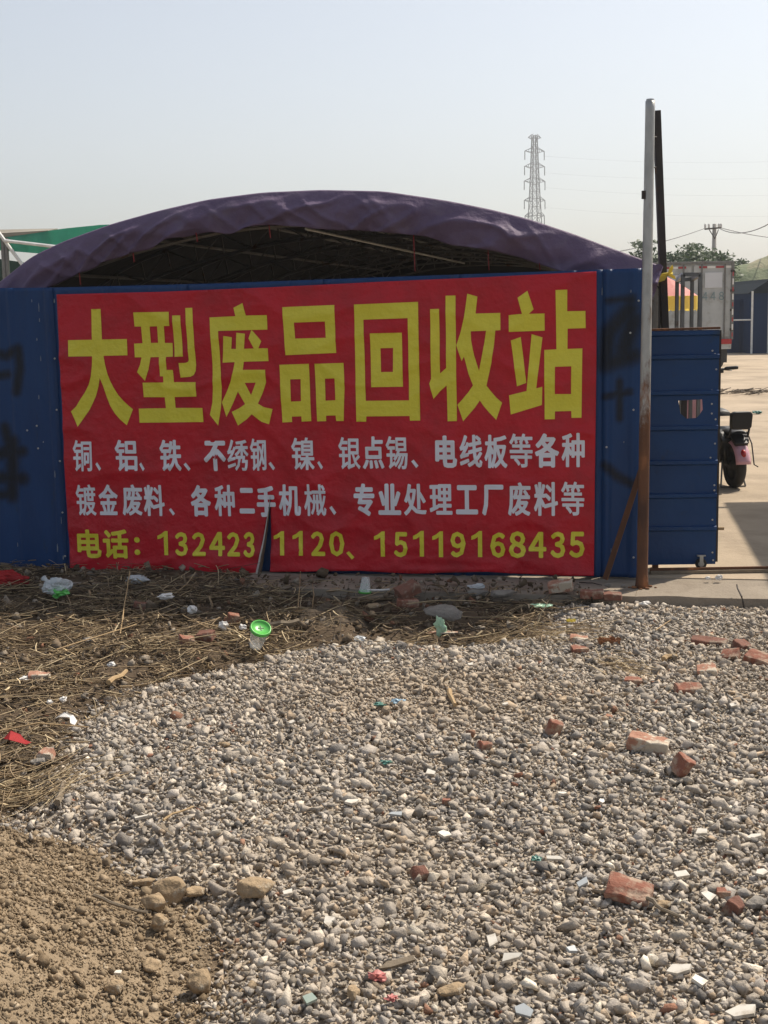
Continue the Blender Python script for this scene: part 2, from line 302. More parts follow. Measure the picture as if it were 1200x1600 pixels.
# the concrete yard behind the fence line and the footing strip in front of it (fence coordinates)
def slab(name, u0, u1, y0, y1, z0, z1, m, nu, nv, wave=0.0, ragged=0.0):
    us = np.linspace(u0, u1, nu); ys = np.linspace(y0, y1, nv); vs = []; fs = []
    for j, y in enumerate(ys):
        for i, u in enumerate(us):
            yy = y + (ragged * (fbm(np.array([u * 7.0]), np.array([1.3]), 4, 8)[0] - 0.6) if j == 0 else 0)
            vs.append(FM @ Vector((u, yy, z1 + wave * (vnoise(np.array([u * 1.5]), np.array([y * 1.5]), 2)[0] - 0.5))))
    for j in range(nv - 1):
        for i in range(nu - 1): a = j * nu + i; fs.append((a, a + 1, a + nu + 1, a + nu))
    b = len(vs)
    for i in range(nu): p = vs[i].copy(); p.z = z0; vs.append(p)
    for i in range(nu - 1): fs.append((i, b + i, b + i + 1, i + 1))
    me = bpy.data.meshes.new(name); me.from_pydata(vs, [], fs); me.update()
    return tag(link(name, me, m), kind='structure')
slab('concrete_yard', -14, 26, 0.06, 75, -0.14, 0.0, M['concrete'], 60, 50)
slab('concrete_footing', -14, 26, -FRONT, 0.055, -0.14, -0.006, M['footing'], 500, 5, 0.006, 0.10)

# ------------------------------------------------------------------ loose stones, clods and straw
def hulls(n, npts, sx, sy, sz, rr):
    out = []
    for k in range(n):
        bm = bmesh.new(); ex, ey, ez = rr.uniform(0.85, 1.15), rr.uniform(0.8, 1.15), rr.uniform(0.65, 1.3)
        for i in range(npts):
            v = Vector((rr.normal(), rr.normal(), rr.normal())).normalized() * (0.82 + 0.3 * rr.random()); bm.verts.new((v.x * sx * ex * (0.8 + 0.4 * rr.random()), v.y * sy * ey * (0.8 + 0.4 * rr.random()), v.z * sz * ez))
        r = bmesh.ops.convex_hull(bm, input=bm.verts[:])
        bmesh.ops.delete(bm, geom=[e for e in set(r['geom_interior'] + r['geom_unused']) if isinstance(e, bmesh.types.BMVert) and e.is_valid], context='VERTS')
        bmesh.ops.triangulate(bm, faces=bm.faces[:]); bmesh.ops.recalc_face_normals(bm, faces=bm.faces[:]); bm.verts.index_update()
        out.append((np.array([v.co[:] for v in bm.verts]), np.array([[v.index for v in f.verts] for f in bm.faces]))); bm.free()
    return out
def rotmats(a, b, c):
    ca, sa, cb, sb, cc, sc = np.cos(a), np.sin(a), np.cos(b), np.sin(b), np.cos(c), np.sin(c); z = np.zeros_like(a); o = z + 1
    Rz = np.stack([np.stack([ca, -sa, z], -1), np.stack([sa, ca, z], -1), np.stack([z, z, o], -1)], -2)
    Rx = np.stack([np.stack([o, z, z], -1), np.stack([z, cb, -sb], -1), np.stack([z, sb, cb], -1)], -2)
    Ry = np.stack([np.stack([cc, z, sc], -1), np.stack([z, o, z], -1), np.stack([-sc, z, cc], -1)], -2)
    return Rz @ Rx @ Ry
def scatter(protos, pos, size, tilt, color, name, m, kind='stuff'):
    n = len(pos); pick = rng.integers(0, len(protos), n); Rm = rotmats(rng.random(n) * 6.283, rng.normal(0, tilt, n), rng.normal(0, tilt, n)); VV = []; TT = []; CC = []; base = 0
    for k, (v, t) in enumerate(protos):
        ii = np.where(pick == k)[0]
        if not len(ii): continue
        q = np.einsum('nij,vj->nvi', Rm[ii], v) * size[ii][:, None, None] + pos[ii][:, None, :]; nv = len(v)
        VV.append(q.reshape(-1, 3)); TT.append((t[None] + (base + np.arange(len(ii)) * nv)[:, None, None]).reshape(-1, 3)); CC.append(np.repeat(color[ii], nv, 0)); base += nv * len(ii)
    return link(name, np_mesh(name, np.concatenate(VV), np.concatenate(TT), np.concatenate(CC)), m)
def jgrid(x0, x1, y0, y1, c):
    a, b = np.meshgrid(np.arange(x0, x1, c), np.arange(y0, y1, c)); p = np.stack([a.ravel(), b.ravel()], 1); return p + (rng.random(p.shape) - 0.5) * c * 1.1
def infront(p, m=0.35):                      # keeps what lies within the view or a little beside it
    return (np.abs(p[:, 0]) < p[:, 1] * (600 / F) + m) & (p[:, 1] > 2.3)
def palette(n, cols, wts, var):
    c = np.array(cols)[rng.choice(len(cols), n, p=np.array(wts) / sum(wts))]; return c * (1 + rng.normal(0, var, (n, 1))) 
GC = [(0.46, 0.405, 0.34), (0.41, 0.37, 0.325), (0.54, 0.48, 0.40), (0.34, 0.315, 0.285), (0.46, 0.36, 0.26), (0.66, 0.60, 0.50), (0.29, 0.15, 0.10), (0.21, 0.195, 0.18)]
GW = [34, 26, 16, 12, 6, 2.4, 0.9, 2.7]
WOB = lambda p: (fbm(p[:, 0] * 3, p[:, 1] * 3, 3, 5) - 0.5) * 0.16
big = hulls(40, 8, 1.2, 0.98, 0.74, rng) + hulls(20, 11, 1.12, 0.9, 0.66, rng); small = hulls(14, 9, 1.0, 0.85, 0.7, rng)
p = jgrid(-2.9, 3.0, 2.3, 8.3, 0.0195); p = p[infront(p)]; gd = sdist(p, GRAVEL) + WOB(p) + rng.normal(0, 0.05, len(p)); ff = fence_front(p); p = p[(gd > 0.0) & (ff > FRONT - 0.01)]
r = np.clip(rng.lognormal(math.log(0.0109), 0.42, len(p)), 0.005, 0.034)
dc = ground(620, 1085, -0.03); dust = np.clip(sstep(0.5, 0.72, fbm(p[:, 0] * 0.9, p[:, 1] * 0.9, 3, 51)) + 1.6 * np.exp(-(((p[:, 0] - dc.x) / 0.55) ** 2 + ((p[:, 1] - dc.y) / 0.45) ** 2)), 0, 1.6)[:, None]
c = palette(len(p), GC, GW, 0.20); c = c * (1 - 0.35 * dust) + np.array([0.42, 0.33, 0.23]) * 0.35 * dust
z = H(p[:, 0], p[:, 1]) + r * 0.35 + np.abs(rng.normal(0, 0.006, len(p)))
tag(scatter(big, np.column_stack([p, z]), r, 0.75, c, 'gravel', M['gravel']), 'grey crushed stone gravel spread over the forecourt', kind='stuff')
p = jgrid(-2.9, 3.0, 2.3, 8.3, 0.021); p = p[infront(p)]; gd = sdist(p, GRAVEL) + WOB(p) + rng.normal(0, 0.05, len(p)); ff = fence_front(p); p = p[(gd > -0.03) & (ff > FRONT - 0.01)]
r = rng.uniform(0.004, 0.010, len(p)); z = H(p[:, 0], p[:, 1]) + r * 0.6 + rng.random(len(p)) * 0.006
tag(scatter(small, np.column_stack([p, z]), r, 0.6, palette(len(p), GC, GW, 0.15) * 1.02, 'fine_gravel', M['gravel']), 'fine stone chips filling in between the gravel', kind='stuff')
# soil clods
SCOL = [(0.31, 0.24, 0.16), (0.355, 0.275, 0.185), (0.26, 0.195, 0.125), (0.43, 0.35, 0.25)]
p = jgrid(-1.9, 0.2, 2.3, 4.8, 0.0068); p = p[infront(p, 0.3)]; sd = sdist(p, SOIL) + WOB(p) * 0.6 + rng.normal(0, 0.055, len(p)); p = p[sd > -0.02]
r = np.clip(rng.lognormal(math.log(0.0036), 0.6, len(p)), 0.0018, 0.024); z = H(p[:, 0], p[:, 1]) + r * 0.3
tag(scatter(small, np.column_stack([p, z]), r, 0.8, palette(len(p), SCOL, [5, 4, 3, 1], 0.14), 'soil_crumbs', M['clod']), 'brown earth crumbs and clods of the soil heap', kind='stuff')
# dirt lumps and small rubble in the straw
p = jgrid(-2.9, 1.2, 4.6, 8.6, 0.038); p = p[infront(p, 0.4)]; gd = sdist(p, GRAVEL); ss = sdist(p, SOIL); ff = fence_front(p); p = p[(gd < -0.02) & (ss < -0.02) & (ff > 0.12) & (rng.random(len(p)) < 0.55)]
r = np.clip(rng.lognormal(math.log(0.0105), 0.6, len(p)), 0.004, 0.05); z = np.maximum(H(p[:, 0], p[:, 1]), np.where(fence_front(p) < FRONT, -0.006, -1)) + r * 0.3 + np.where(r > 0.016, 0.018, 0)
tag(scatter(small, np.column_stack([p, z]), r, 0.8, palette(len(p), [(0.14, 0.105, 0.07), (0.2, 0.155, 0.11), (0.34, 0.29, 0.23), (0.27, 0.14, 0.09)], [6, 4, 2.4, 0.7], 0.15), 'dirt_lumps', M['clod']), 'dark dirt lumps lying among the dry straw', kind='stuff')
def stalks(pos, ang, length, rad, color, lift, name, label, tiltsd=0.10, segs=4):
    n = len(pos); V = np.zeros((n, segs + 1, 3, 3)); t = np.linspace(-0.5, 0.5, segs + 1); bend = rng.normal(0, 0.13, n); tilt = rng.normal(0, tiltsd, n); kink = rng.normal(0, 0.10, (n, segs + 1))
    for i in range(segs + 1):
        a = ang + bend * t[i] * 2 + kink[:, i]; s = t[i] * length
        cx = pos[:, 0] + np.cos(ang) * s - np.sin(ang) * (bend * length * t[i] ** 2 * 1.6); cy = pos[:, 1] + np.sin(ang) * s + np.cos(ang) * (bend * length * t[i] ** 2 * 1.6)
        cz = H(cx, cy); cz = np.maximum(cz, np.where(fence_front(np.stack([cx, cy], 1)) < FRONT, -0.004, -1)) * 0.6 + 0.4 * pos[:, 2] + lift + np.tan(tilt) * s
        rr = rad * (1 - 0.35 * abs(t[i]))
        for k in range(3):
            th = 2 * math.pi * k / 3 + 0.5; V[:, i, k, 0] = cx - np.sin(a) * rr * math.cos(th); V[:, i, k, 1] = cy + np.cos(a) * rr * math.cos(th); V[:, i, k, 2] = cz + rr * math.sin(th) * 0.8
    q = []
    for i in range(segs):
        for k in range(3): k2 = (k + 1) % 3; q.append((i * 3 + k, i * 3 + k2, (i + 1) * 3 + k2, (i + 1) * 3 + k))
    q = np.array(q); nv = (segs + 1) * 3; TT = (q[None] + (np.arange(n) * nv)[:, None, None]).reshape(-1, 4)
    return tag(link(name, np_mesh(name, V.reshape(-1, 3), TT, np.repeat(color, nv, 0)), M['straw']), label, kind='stuff')
STC = [(0.43, 0.325, 0.19), (0.32, 0.235, 0.14), (0.20, 0.15, 0.095), (0.62, 0.50, 0.31), (0.10, 0.078, 0.055)]
p = jgrid(-2.9, 1.5, 4.4, 8.7, 0.018); p = p[infront(p, 0.4)]; gd = sdist(p, GRAVEL) + WOB(p); ss = sdist(p, SOIL); ff = fence_front(p)
dens = np.clip(1.15 - 1.0 * sstep(FRONT + 0.12, 0.12, ff), 0.05, 1) * np.where(gd > 0, np.exp(-gd / 0.035), 1) * np.where(ss > 0, np.exp(-ss / 0.05), 1) * (0.25 + 0.75 * sstep(1.3, 0.2, p[:, 0])) * (0.10 + 0.90 * sstep(0.40, 0.58, fbm(p[:, 0] * 3.1, p[:, 1] * 3.1, 3, 91) + 0.06))
p = p[(rng.random(len(p)) < dens * 0.95) & (ff > 0.17)]; n = len(p)
ang = (fbm(p[:, 0] * 1.1, p[:, 1] * 1.1, 2, 61) - 0.5) * 3.2 + 0.35 + rng.normal(0, 0.95, n)
pz = H(p[:, 0], p[:, 1])
stalks(np.column_stack([p, pz]), ang, np.clip(rng.lognormal(math.log(0.075), 0.6, n), 0.02, 0.5), np.clip(rng.lognormal(math.log(0.0017), 0.45, n), 0.0008, 0.006), palette(n, STC, [4, 5, 5, 2.6, 6], 0.2), rng.random(n) ** 1.5 * 0.06 + 0.002, 'dry_straw', 'matted dry straw and reed stalks in front of the fence')
k_ = rng.random(n) < 0.10; q_ = p[k_]; n2 = len(q_)
stalks(np.column_stack([q_, H(q_[:, 0], q_[:, 1])]), rng.uniform(0, 6.28, n2), rng.uniform(0.02, 0.09, n2), rng.uniform(0.003, 0.009, n2), palette(n2, STC, [3, 5, 5, 2, 5], 0.2), rng.random(n2) * 0.05 + 0.01, 'broken_straw_bits', 'broken husks and leaf bits strewn through the straw', 0.35, 2)
p = p[(rng.random(n) < 0.022) & (fence_front(p) > 0.4)]; n = len(p)
stalks(np.column_stack([p, H(p[:, 0], p[:, 1])]), rng.normal(0.5, 0.7, n), rng.uniform(0.2, 0.55, n), rng.uniform(0.002, 0.0045, n), palette(n, STC, [3, 2, 1, 5, 0.5], 0.12), rng.random(n) * 0.03 + 0.03, 'reed_stalks', 'longer pale reed stalks lying on top of the straw', 0.12)
# a wisp of straw on the gravel and some stray stems
def wisp(px, py, n, spread, ang, name, label, ln=(0.06, 0.22)):
    c = ground(px, py, -0.02); q = np.column_stack([rng.normal(c.x, spread[0], n), rng.normal(c.y, spread[1], n)])
    stalks(np.column_stack([q, H(q[:, 0], q[:, 1])]), rng.normal(ang, 0.45, n), rng.uniform(*ln, n), rng.uniform(0.001, 0.0028, n), palette(n, STC, [5, 4, 2, 5, 1], 0.14), rng.random(n) * 0.025 + 0.02, name, label, 0.12)
wisp(975, 1040, 55, (0.055, 0.13), -1.05, 'straw_wisp', 'wisp of straw caught on the gravel right of the straw bed')
wisp(870, 985, 90, (0.13, 0.16), 0.3, 'straw_tuft', 'thin straw tuft at the right end of the straw bed', (0.08, 0.3))
wisp(40, 1225, 130, (0.12, 0.10), 0.9, 'straw_clump', 'pale straw clump at the edge of the soil heap', (0.1, 0.34))

# ================================================================== THE BLUE FENCE
def fz(px, py): return fen(px, py)
seams = [-420, -290, -120, 93, 300, 510, 720, 941, 1003]
def line_z(pts):
    q = sorted(fz(*p) for p in pts); us = [a for a, b in q]; zs = [b for a, b in q]
    return lambda u: float(np.interp(u, us, zs)) if us[0] <= u <= us[-1] else (zs[0] + (u - us[0]) * (zs[1] - zs[0]) / (us[1] - us[0]) if u < us[0] else zs[-1] + (u - us[-1]) * (zs[-1] - zs[-2]) / (us[-1] - us[-2]))
topz = line_z([(0, 450), (95, 449), (330, 443), (600, 433), (800, 426), (1003, 419)])
botz = line_z([(0, 889), (105, 889), (600, 897), (1000, 902)])
def spray(px_paths):
    out = []
    for pts, rpx in px_paths:
        q = [fz(*p) for p in pts]; out.append((q, rpx / 255.0))
    return out
SPRAY = spray([([(-30, 548), (10, 556), (28, 545), (31, 575), (26, 612)], 9), ([(-20, 590), (12, 585)], 8), ([(8, 668), (16, 700), (-6, 712), (36, 705)], 10), ([(20, 690), (18, 775)], 13), ([(-25, 745), (36, 748)], 12), ([(-20, 775), (20, 772)], 9),
               ([(985, 482), (950, 520), (945, 570), (990, 555)], 14), ([(990, 500), (975, 545)], 16), ([(968, 595), (968, 655)], 6), ([(945, 620), (985, 612)], 6), ([(945, 727), (965, 745), (990, 757)], 8), ([(950, 470), (990, 465)], 6)])
fence = empty('blue_metal_fence', FO, -FA, 'blue painted sheet metal fence standing behind the red banner', 'fence')
def fence_panel(px0, px1):
    u0 = fz(px0, 650)[0]; u1 = fz(px1, 650)[0] + (0.012 if px1 < 1000 else 0); nz = 74; W = u1 - u0
    # box profile across the panel: (fraction, depth)
    prof = [0.0]; dep = [0.0]
    def ribat(c, wd, h):
        return [(c - wd, 0), (c - wd * 0.55, h), (c + wd * 0.55, h), (c + wd, 0)]
    pts = [(0, 0.0)] + ribat(0.045, 0.030, 0.018) + ([(x, d) for cc in np.arange(0.045 + 0.31, W - 0.12, 0.31) for x, d in ribat(cc, 0.02, 0.008)]) + ribat(W - 0.045, 0.030, 0.018) + [(W, 0.0)]
    if W < 0.4: pts = [(0, 0)] + ribat(0.03, 0.02, 0.014) + ribat(W - 0.045, 0.03, 0.018) + [(W, 0)]
    us = []; ds = []
    for (a, d0), (b, d1) in zip(pts[:-1], pts[1:]):
        k = max(1, int((b - a) / 0.014))
        for i in range(k): t = i / k; us.append(a + (b - a) * t); ds.append(d0 + (d1 - d0) * t)
    us.append(W); ds.append(0); nu = len(us); V = []; 
    for j in range(nz):
        for i in range(nu):
            u = u0 + us[i]; zt, zb = topz(u), botz(u); z = zb + (zt - zb) * j / (nz - 1); V.append((u, -ds[i], z))
    V = np.array(V); V[:, 1] += (fbm(V[:, 0] * 2.2, V[:, 2] * 2.2, 3, 4) - 0.5) * 0.012 + 0.003 * (V[:, 0] - u0) / W
    idx = np.arange(nu * nz).reshape(nz, nu); T = np.stack([idx[:-1, :-1].ravel(), idx[:-1, 1:].ravel(), idx[1:, 1:].ravel(), idx[1:, :-1].ravel()], 1)
    me = np_mesh('panel', V, T); paint = np.zeros(len(V))
    for q, rad in SPRAY:
        for (a, b) in zip(q[:-1], q[1:]):
            a = np.array(a); b = np.array(b); ab = b - a; pp = V[:, [0, 2]]; t = np.clip((pp - a) @ ab / (ab @ ab), 0, 1); d = np.hypot(*(pp - a - t[:, None] * ab).T); paint = np.maximum(paint, 1 - sstep(rad * 0.2, rad * 1.9, d))
    at_ = me.attributes.new('Paint', 'FLOAT', 'POINT'); at_.data.foreach_set('value', paint.astype(np.float32))
    o = link('panel', me, M['blue'], fence); so_ = o.modifiers.new('sheet', 'SOLIDIFY'); so_.thickness = 0.0015; so_.offset = 1
    return o, u0, u1
for a, b in zip(seams[:-1], seams[1:]): fence_panel(a, b)
# rails and posts behind, screws in front
uL, uR = fz(seams[0], 650)[0], fz(1003, 650)[0]
for hh in (0.25, 0.98, 1.68): MB().bar((uL, 0.045, hh), (uR, 0.045, hh + 0.012 * (uR - uL) * 0.4), 0.04, 0.04).build('rail', M['darksteel'], fence)
for s in (-290, 93, 510, 941, 1000):
    u = fz(s, 650)[0]; MB().bar((u - 0.03, 0.09, -0.004), (u - 0.03, 0.09, topz(u) - 0.06), 0.045).build('post', M['darksteel'], fence)
for (sx, sy) in [(93, 470), (88, 560), (91, 640), (96, 720), (100, 800), (104, 868), (948, 698), (985, 520), (990, 640), (992, 770), (60, 665), (62, 700), (990, 870), (998, 470), (45, 672)]:
    u, z = fz(sx, sy); MB().lathe([(0.0065, 0.0), (0.0065, 0.004), (0.003, 0.006), (0.0005, 0.006)], 7, Matrix.Translation((u, -0.021, z)) @ Matrix.Rotation(R(90), 4, 'X')).build('screw', M['galv'], fence)
for (sx, sy, L, w) in [(87, 470, 0.03, 0.004), (63, 480, 0.06, 0.002), (66, 560, 0.035, 0.002), (63, 620, 0.03, 0.003), (88, 740, 0.05, 0.003), (92, 855, 0.06, 0.004), (60, 530, 0.02, 0.003), (941, 455, 0.05, 0.002), (98, 812, 0.05, 0.002), (70, 690, 0.012, 0.004), (101, 870, 0.03, 0.004), (64, 500, 0.025, 0.003), (986, 455, 0.02, 0.003), (955, 860, 0.04, 0.002), (30, 850, 0.03, 0.002), (52, 470, 0.02, 0.002), (975, 690, 0.012, 0.003)]:
    u, z = fz(sx, sy); MB().prism([(-w, -L * .4), (w * .4, -L * .5), (w, 0), (w * .3, L * .5), (-w * .6, L * .3)], 0.0, 0.001, lambda a, b, d: (u + a, -0.0205 - d, z + b)).build('paint_scratch', M['scratch'], fence)

# ================================================================== THE RED BANNER
BO = 0.034                                    # hangs this far in front of the fence plane
def bz(px, py): return fen(px, py, BO)
def bdisp(u, z):                              # relief of the vinyl, towards the viewer
    u = np.asarray(u, float); z = np.asarray(z, float)
    d = 0.006 * (fbm(u * 1.7 + 3, z * 1.1, 3, 41) - 0.5)
    d = d + 0.009 * (vnoise(u * 7.0 + z * 0.5, z * 0.45, 43) - 0.5) * sstep(0.8, 1.7, z) * 1.6      # soft vertical pulls from the top hem
    for k, (fx, fzz, am) in enumerate([(2.6, 4.4, 0.011), (4.6, 2.9, 0.007)]):                       # diagonal creases
        q = vnoise(u * fx + z * fzz * 0.6, z * fzz - u * fx * 0.45, 47 + k); d = d + am * (1 - np.abs(2 * q - 1)) ** 3
    low = sstep(0.22, 0.0, z - 0.01); d = d + low * (0.012 * (1 - np.abs(2 * vnoise(u * 3.3, z * 14, 53) - 1)) ** 2 + 0.010 * (vnoise(u * 6, z * 6, 57) - 0.3))
    return d
banner = empty('banner', FO, -FA, 'large red vinyl banner with yellow and white Chinese lettering tied to blue fence', 'banner')
def blocal(u, z, off=0.0):
    return np.column_stack([u, -(BO + off + bdisp(u, z)), z])
outline = [bz(*q) for q in [(88, 460), (250, 456), (420, 449), (600, 440), (760, 433), (932, 424), (932, 560), (930, 720), (928, 899), (860, 898), (760, 893), (650, 896), (560, 891), (423, 893), (424, 850), (423, 772), (410, 850), (399, 904), (330, 896), (270, 889), (190, 893), (112, 889), (104, 780), (96, 610)]]
def cdt_fill(polys, holes=(), step=0.02):
    """fills polygons (union) minus holes with an inner grid of points; returns (pts, tris)"""
    allp = np.array([p for q in polys for p in q]); x0, z0 = allp.min(0); x1, z1 = allp.max(0)
    verts = []; faces = []
    def addloop(q):
        q = [tuple(x) for x in q]; b = len(verts)
        if sum(q[i - 1][0] * q[i][1] - q[i][0] * q[i - 1][1] for i in range(len(q))) < 0: q = q[::-1]
        dense = []
        for i in range(len(q)):
            a = Vector(q[i]); c = Vector(q[(i + 1) % len(q)]); k = max(1, int((c - a).length / step))
            dense += [a + (c - a) * (t / k) for t in range(k)]
        verts.extend(dense); return list(range(b, b + len(dense)))
    for q in polys: faces.append(addloop(q))
    npos = len(faces)
    for q in holes: faces.append(addloop(q))
    for a in np.arange(x0 + step / 2, x1, step):
        for b in np.arange(z0 + step / 2, z1, step): verts.append(Vector((a + random.uniform(-.2, .2) * step, b + random.uniform(-.2, .2) * step)))
    vo, eo, fo, ov, oe, of = geometry.delaunay_2d_cdt(verts, [], faces, 0, 1e-6)
    P_ = np.array([v[:] for v in vo]); C_ = P_[np.array(fo)].mean(1); ok = np.zeros(len(C_), bool)
    for q in polys: ok |= inside(C_, [tuple(x) for x in q])
    for q in holes: ok &= ~inside(C_, [tuple(x) for x in q])
    return P_, [t for t, k in zip(fo, ok) if k]
def flat_part(name, P_, tris, off, m, parent):
    tris = [t for t in tris]
    me = bpy.data.meshes.new(name); me.from_pydata([tuple(v) for v in blocal(P_[:, 0], P_[:, 1], off)], [], [tuple(t) for t in tris])
    bm = bmesh.new(); bm.from_mesh(me); bmesh.ops.delete(bm, geom=[v for v in bm.verts if not v.link_faces], context='VERTS')
    for f in bm.faces:
        f.smooth = True
        if f.normal.y > 0: f.normal_flip()
    bm.to_mesh(me); bm.free(); return link(name, me, m, parent)
P_, tr = cdt_fill([outline], step=0.017)
o = flat_part('sheet', P_, tr, 0.0, M['banner'], banner); md = o.modifiers.new('sheet', 'SOLIDIFY'); md.thickness = 0.0008; md.offset = -1
# the folded back flap beside the slit
fl = MB(); rows = 14
for i in range(rows + 1):
    t = i / rows; a = bz(423 - 24 * t ** 1.15, 772 + 132 * t); c = 0.05 * t ** 0.9
    for k in range(7):
        s = k / 6; th = s * 2.4; uu = a[0] + (0.62 * c * s + 0.014 * math.sin(th) * t) ; fl.v.append((uu, -(BO + 0.004 + 0.028 * t * math.sin(s * math.pi) + float(bdisp(a[0], a[1]))), a[1] - 0.004 * s))
for i in range(rows):
    for k in range(6): b = i * 7 + k; fl.f.append((b, b + 1, b + 8, b + 7))
o = fl.build('folded_flap', M['brown_back'], banner, True); o.data.materials.append(M['banner_back'])
for pl in o.data.polygons:
    if min(v % 7 for v in pl.vertices) < 2: pl.material_index = 1  # lit edge coloured pale, the rest keeps the painted shade
o['label'] = 'torn banner edge folded back, pale lit edge and brown shade painted on'
# big heading, traced stroke by stroke
def zc(x0, y0, s): return lambda q: [bz(x0 + a / s, y0 + b / s) for a, b in q]
BIG = [
 (zc(100, 460, 7.275), [[(313,168),(420,165),(437,512),(718,507),(726,692),(457,698),(475,800),(500,900),(530,980),(570,1060),(620,1140),(680,1210),(735,1262),(787,1305),(718,1487),(640,1420),(580,1350),(530,1265),(490,1160),(450,1040),(413,948),(400,1040),(370,1150),(330,1240),(290,1320),(240,1390),(165,1503),(82,1330),(140,1275),(190,1190),(240,1115),(285,1030),(315,930),(327,820),(327,703),(60,705),(50,520),(325,515)]], []),
 (zc(205, 460, 7.275), [[(28,205),(432,198),(442,358),(375,360),(385,552),(473,552),(482,706),(400,710),(408,858),(480,858),(490,997),(737,997),(747,1160),(498,1166),(508,1290),(815,1290),(825,1450),(98,1458),(88,1298),(400,1293),(388,1168),(145,1168),(132,1003),(375,1000),(370,930),(335,930),(318,712),(222,714),(205,850),(160,983),(72,883),(105,800),(120,715),(45,715),(35,560),(130,555),(115,365),(40,365)],
   [(473,240),(567,238),(598,705),(503,708)], [(620,155),(697,152),(740,800),(735,870),(715,915),(680,935),(567,945),(545,780),(620,778),(648,768),(660,745)]], [[(212,365),(297,362),(307,550),(226,552)]]),
 (zc(320, 460, 7.275), [[(55,262),(352,248),(328,152),(432,98),(470,240),(715,235),(720,400),(155,415),(170,620),(185,850),(195,1050),(192,1200),(185,1300),(155,1490),(62,1368),(88,1230),(95,1050),(90,800),(75,550)],
   [(215,472),(312,487),(303,620),(357,620),(363,435),(460,447),(450,618),(562,615),(500,500),(530,408),(540,408),(650,530),(615,612),(725,612),(730,757),(447,765),(437,857),(692,855),(700,1000),(660,1120),(607,1240),(680,1280),(775,1302),(735,1475),(650,1445),(590,1400),(540,1360),(480,1420),(380,1490),(308,1335),(390,1295),(460,1247),(420,1180),(377,1105),(330,1220),(280,1330),(248,1393),(197,1225),(250,1110),(300,980),(325,880),(342,770),(205,775)]], [[(455,1005),(580,1003),(527,1145)]]),
 (zc(430, 460, 7.275), [[(90,145),(678,120),(697,665),(125,690)], [(52,800),(387,788),(413,1440),(305,1445),(302,1385),(192,1388),(195,1450),(85,1455)], [(452,788),(780,778),(795,1050),(783,1437),(697,1438),(690,1375),(582,1377),(583,1440),(480,1442)]],
   [[(222,320),(570,308),(580,493),(235,502)], [(175,965),(292,962),(298,1213),(185,1217)], [(568,957),(680,953),(690,1202),(577,1207)]]),
 (zc(545, 460, 7.275), [[(65,115),(793,85),(815,1432),(700,1433),(695,1380),(205,1385),(203,1445),(92,1445)]], [[(170,287),(675,270),(690,1203),(200,1208)]]),
 (zc(665, 450, 7.269), [[(58,240),(160,237),(167,970),(238,908),(230,88),(342,85),(358,1510),(252,1512),(243,1105),(170,1170),(92,1260),(45,1085),(65,1030)],
   [(475,65),(590,97),(570,290),(850,283),(853,478),(795,482),(780,640),(750,850),(692,1108),(740,1170),(800,1240),(870,1302),(803,1497),(720,1410),(660,1340),(617,1277),(560,1360),(430,1512),(364,1325),(420,1265),(490,1180),(540,1105),(490,970),(445,800),(438,780),(413,830),(352,650),(400,500),(440,330)]], [[(515,492),(690,485),(670,620),(610,940),(555,770),(520,600)]]),
 (zc(790, 445, 7.269), [[(252,68),(140,147),(190,330),(37,345),(40,535),(445,520),(445,325),(268,330),(322,278)], [(62,632),(175,592),(237,1113),(130,1153)], [(297,560),(420,597),(350,1175),(418,1157),(413,1365),(60,1472),(40,1255),(240,1205)],
   [(570,60),(702,55),(700,300),(908,297),(910,492),(705,497),(703,728),(873,722),(863,1508),(750,1510),(747,1432),(562,1437),(560,1525),(445,1527),(440,740),(578,732)]], [[(562,930),(748,925),(745,1240),(560,1240)]]),
]
for k, (cv, polys, holes) in enumerate(BIG):
    P_, tr = cdt_fill([cv(q) for q in polys], [cv(q) for q in holes], 0.018)
    o = flat_part('letter', P_, tr, 0.0034, M['yellow'], banner)
    if k == 4:                                # the inner mouth of the fifth character joins it
        P2, t2 = cdt_fill([cv([(245,443),(608,435),(620,1048),(262,1053)])], [cv([(363,612),(507,608),(507,880),(372,882)])], 0.018)
        o2 = flat_part('letter', P2, t2, 0.0034, M['yellow'], banner)
        bm = bmesh.new(); bm.from_mesh(o.data); bm.from_mesh(o2.data); bm.to_mesh(o.data); bm.free(); bpy.data.objects.remove(o2)
# the smaller rows: glyph outlines from the built-in font, thickened, cut to follow the creases
GLY = {}
def glyph(ch, off):
    key = (ch, off)
    if key not in GLY:
        if ch == '1': V = [(0.42, 0), (0.68, 0), (0.68, 1), (0.5, 1), (0.26, 0.88), (0.02, 0.80), (0.02, 0.66), (0.22, 0.69), (0.42, 0.77)]; Fc = [tuple(range(9))]; V = [(a, b, 0) for a, b in V]
        elif ch == '、': V = [(0, 0.78, 0), (0.34, 1, 0), (1, 0.28, 0), (0.68, 0, 0)]; Fc = [(0, 1, 2, 3)]
        else:
            cu = bpy.data.curves.new('g', 'FONT'); cu.body = chr(ord(ch) + 0xFEE0) if ch in '0123456789' else ch; cu.offset = off; cu.resolution_u = 2; cu.fill_mode = 'FRONT'
            ob = bpy.data.objects.new('g', cu); COL.objects.link(ob); dg = bpy.context.evaluated_depsgraph_get(); me = ob.evaluated_get(dg).to_mesh()
            V = [v.co[:] for v in me.vertices]; Fc = [tuple(p.vertices) for p in me.polygons]; ob.evaluated_get(dg).to_mesh_clear(); bpy.data.objects.remove(ob); bpy.data.curves.remove(cu)
        a = np.array(V)[:, :2]; lo, hi = a.min(0), a.max(0); GLY[key] = ((a - lo) / (hi - lo), Fc)
    return GLY[key]
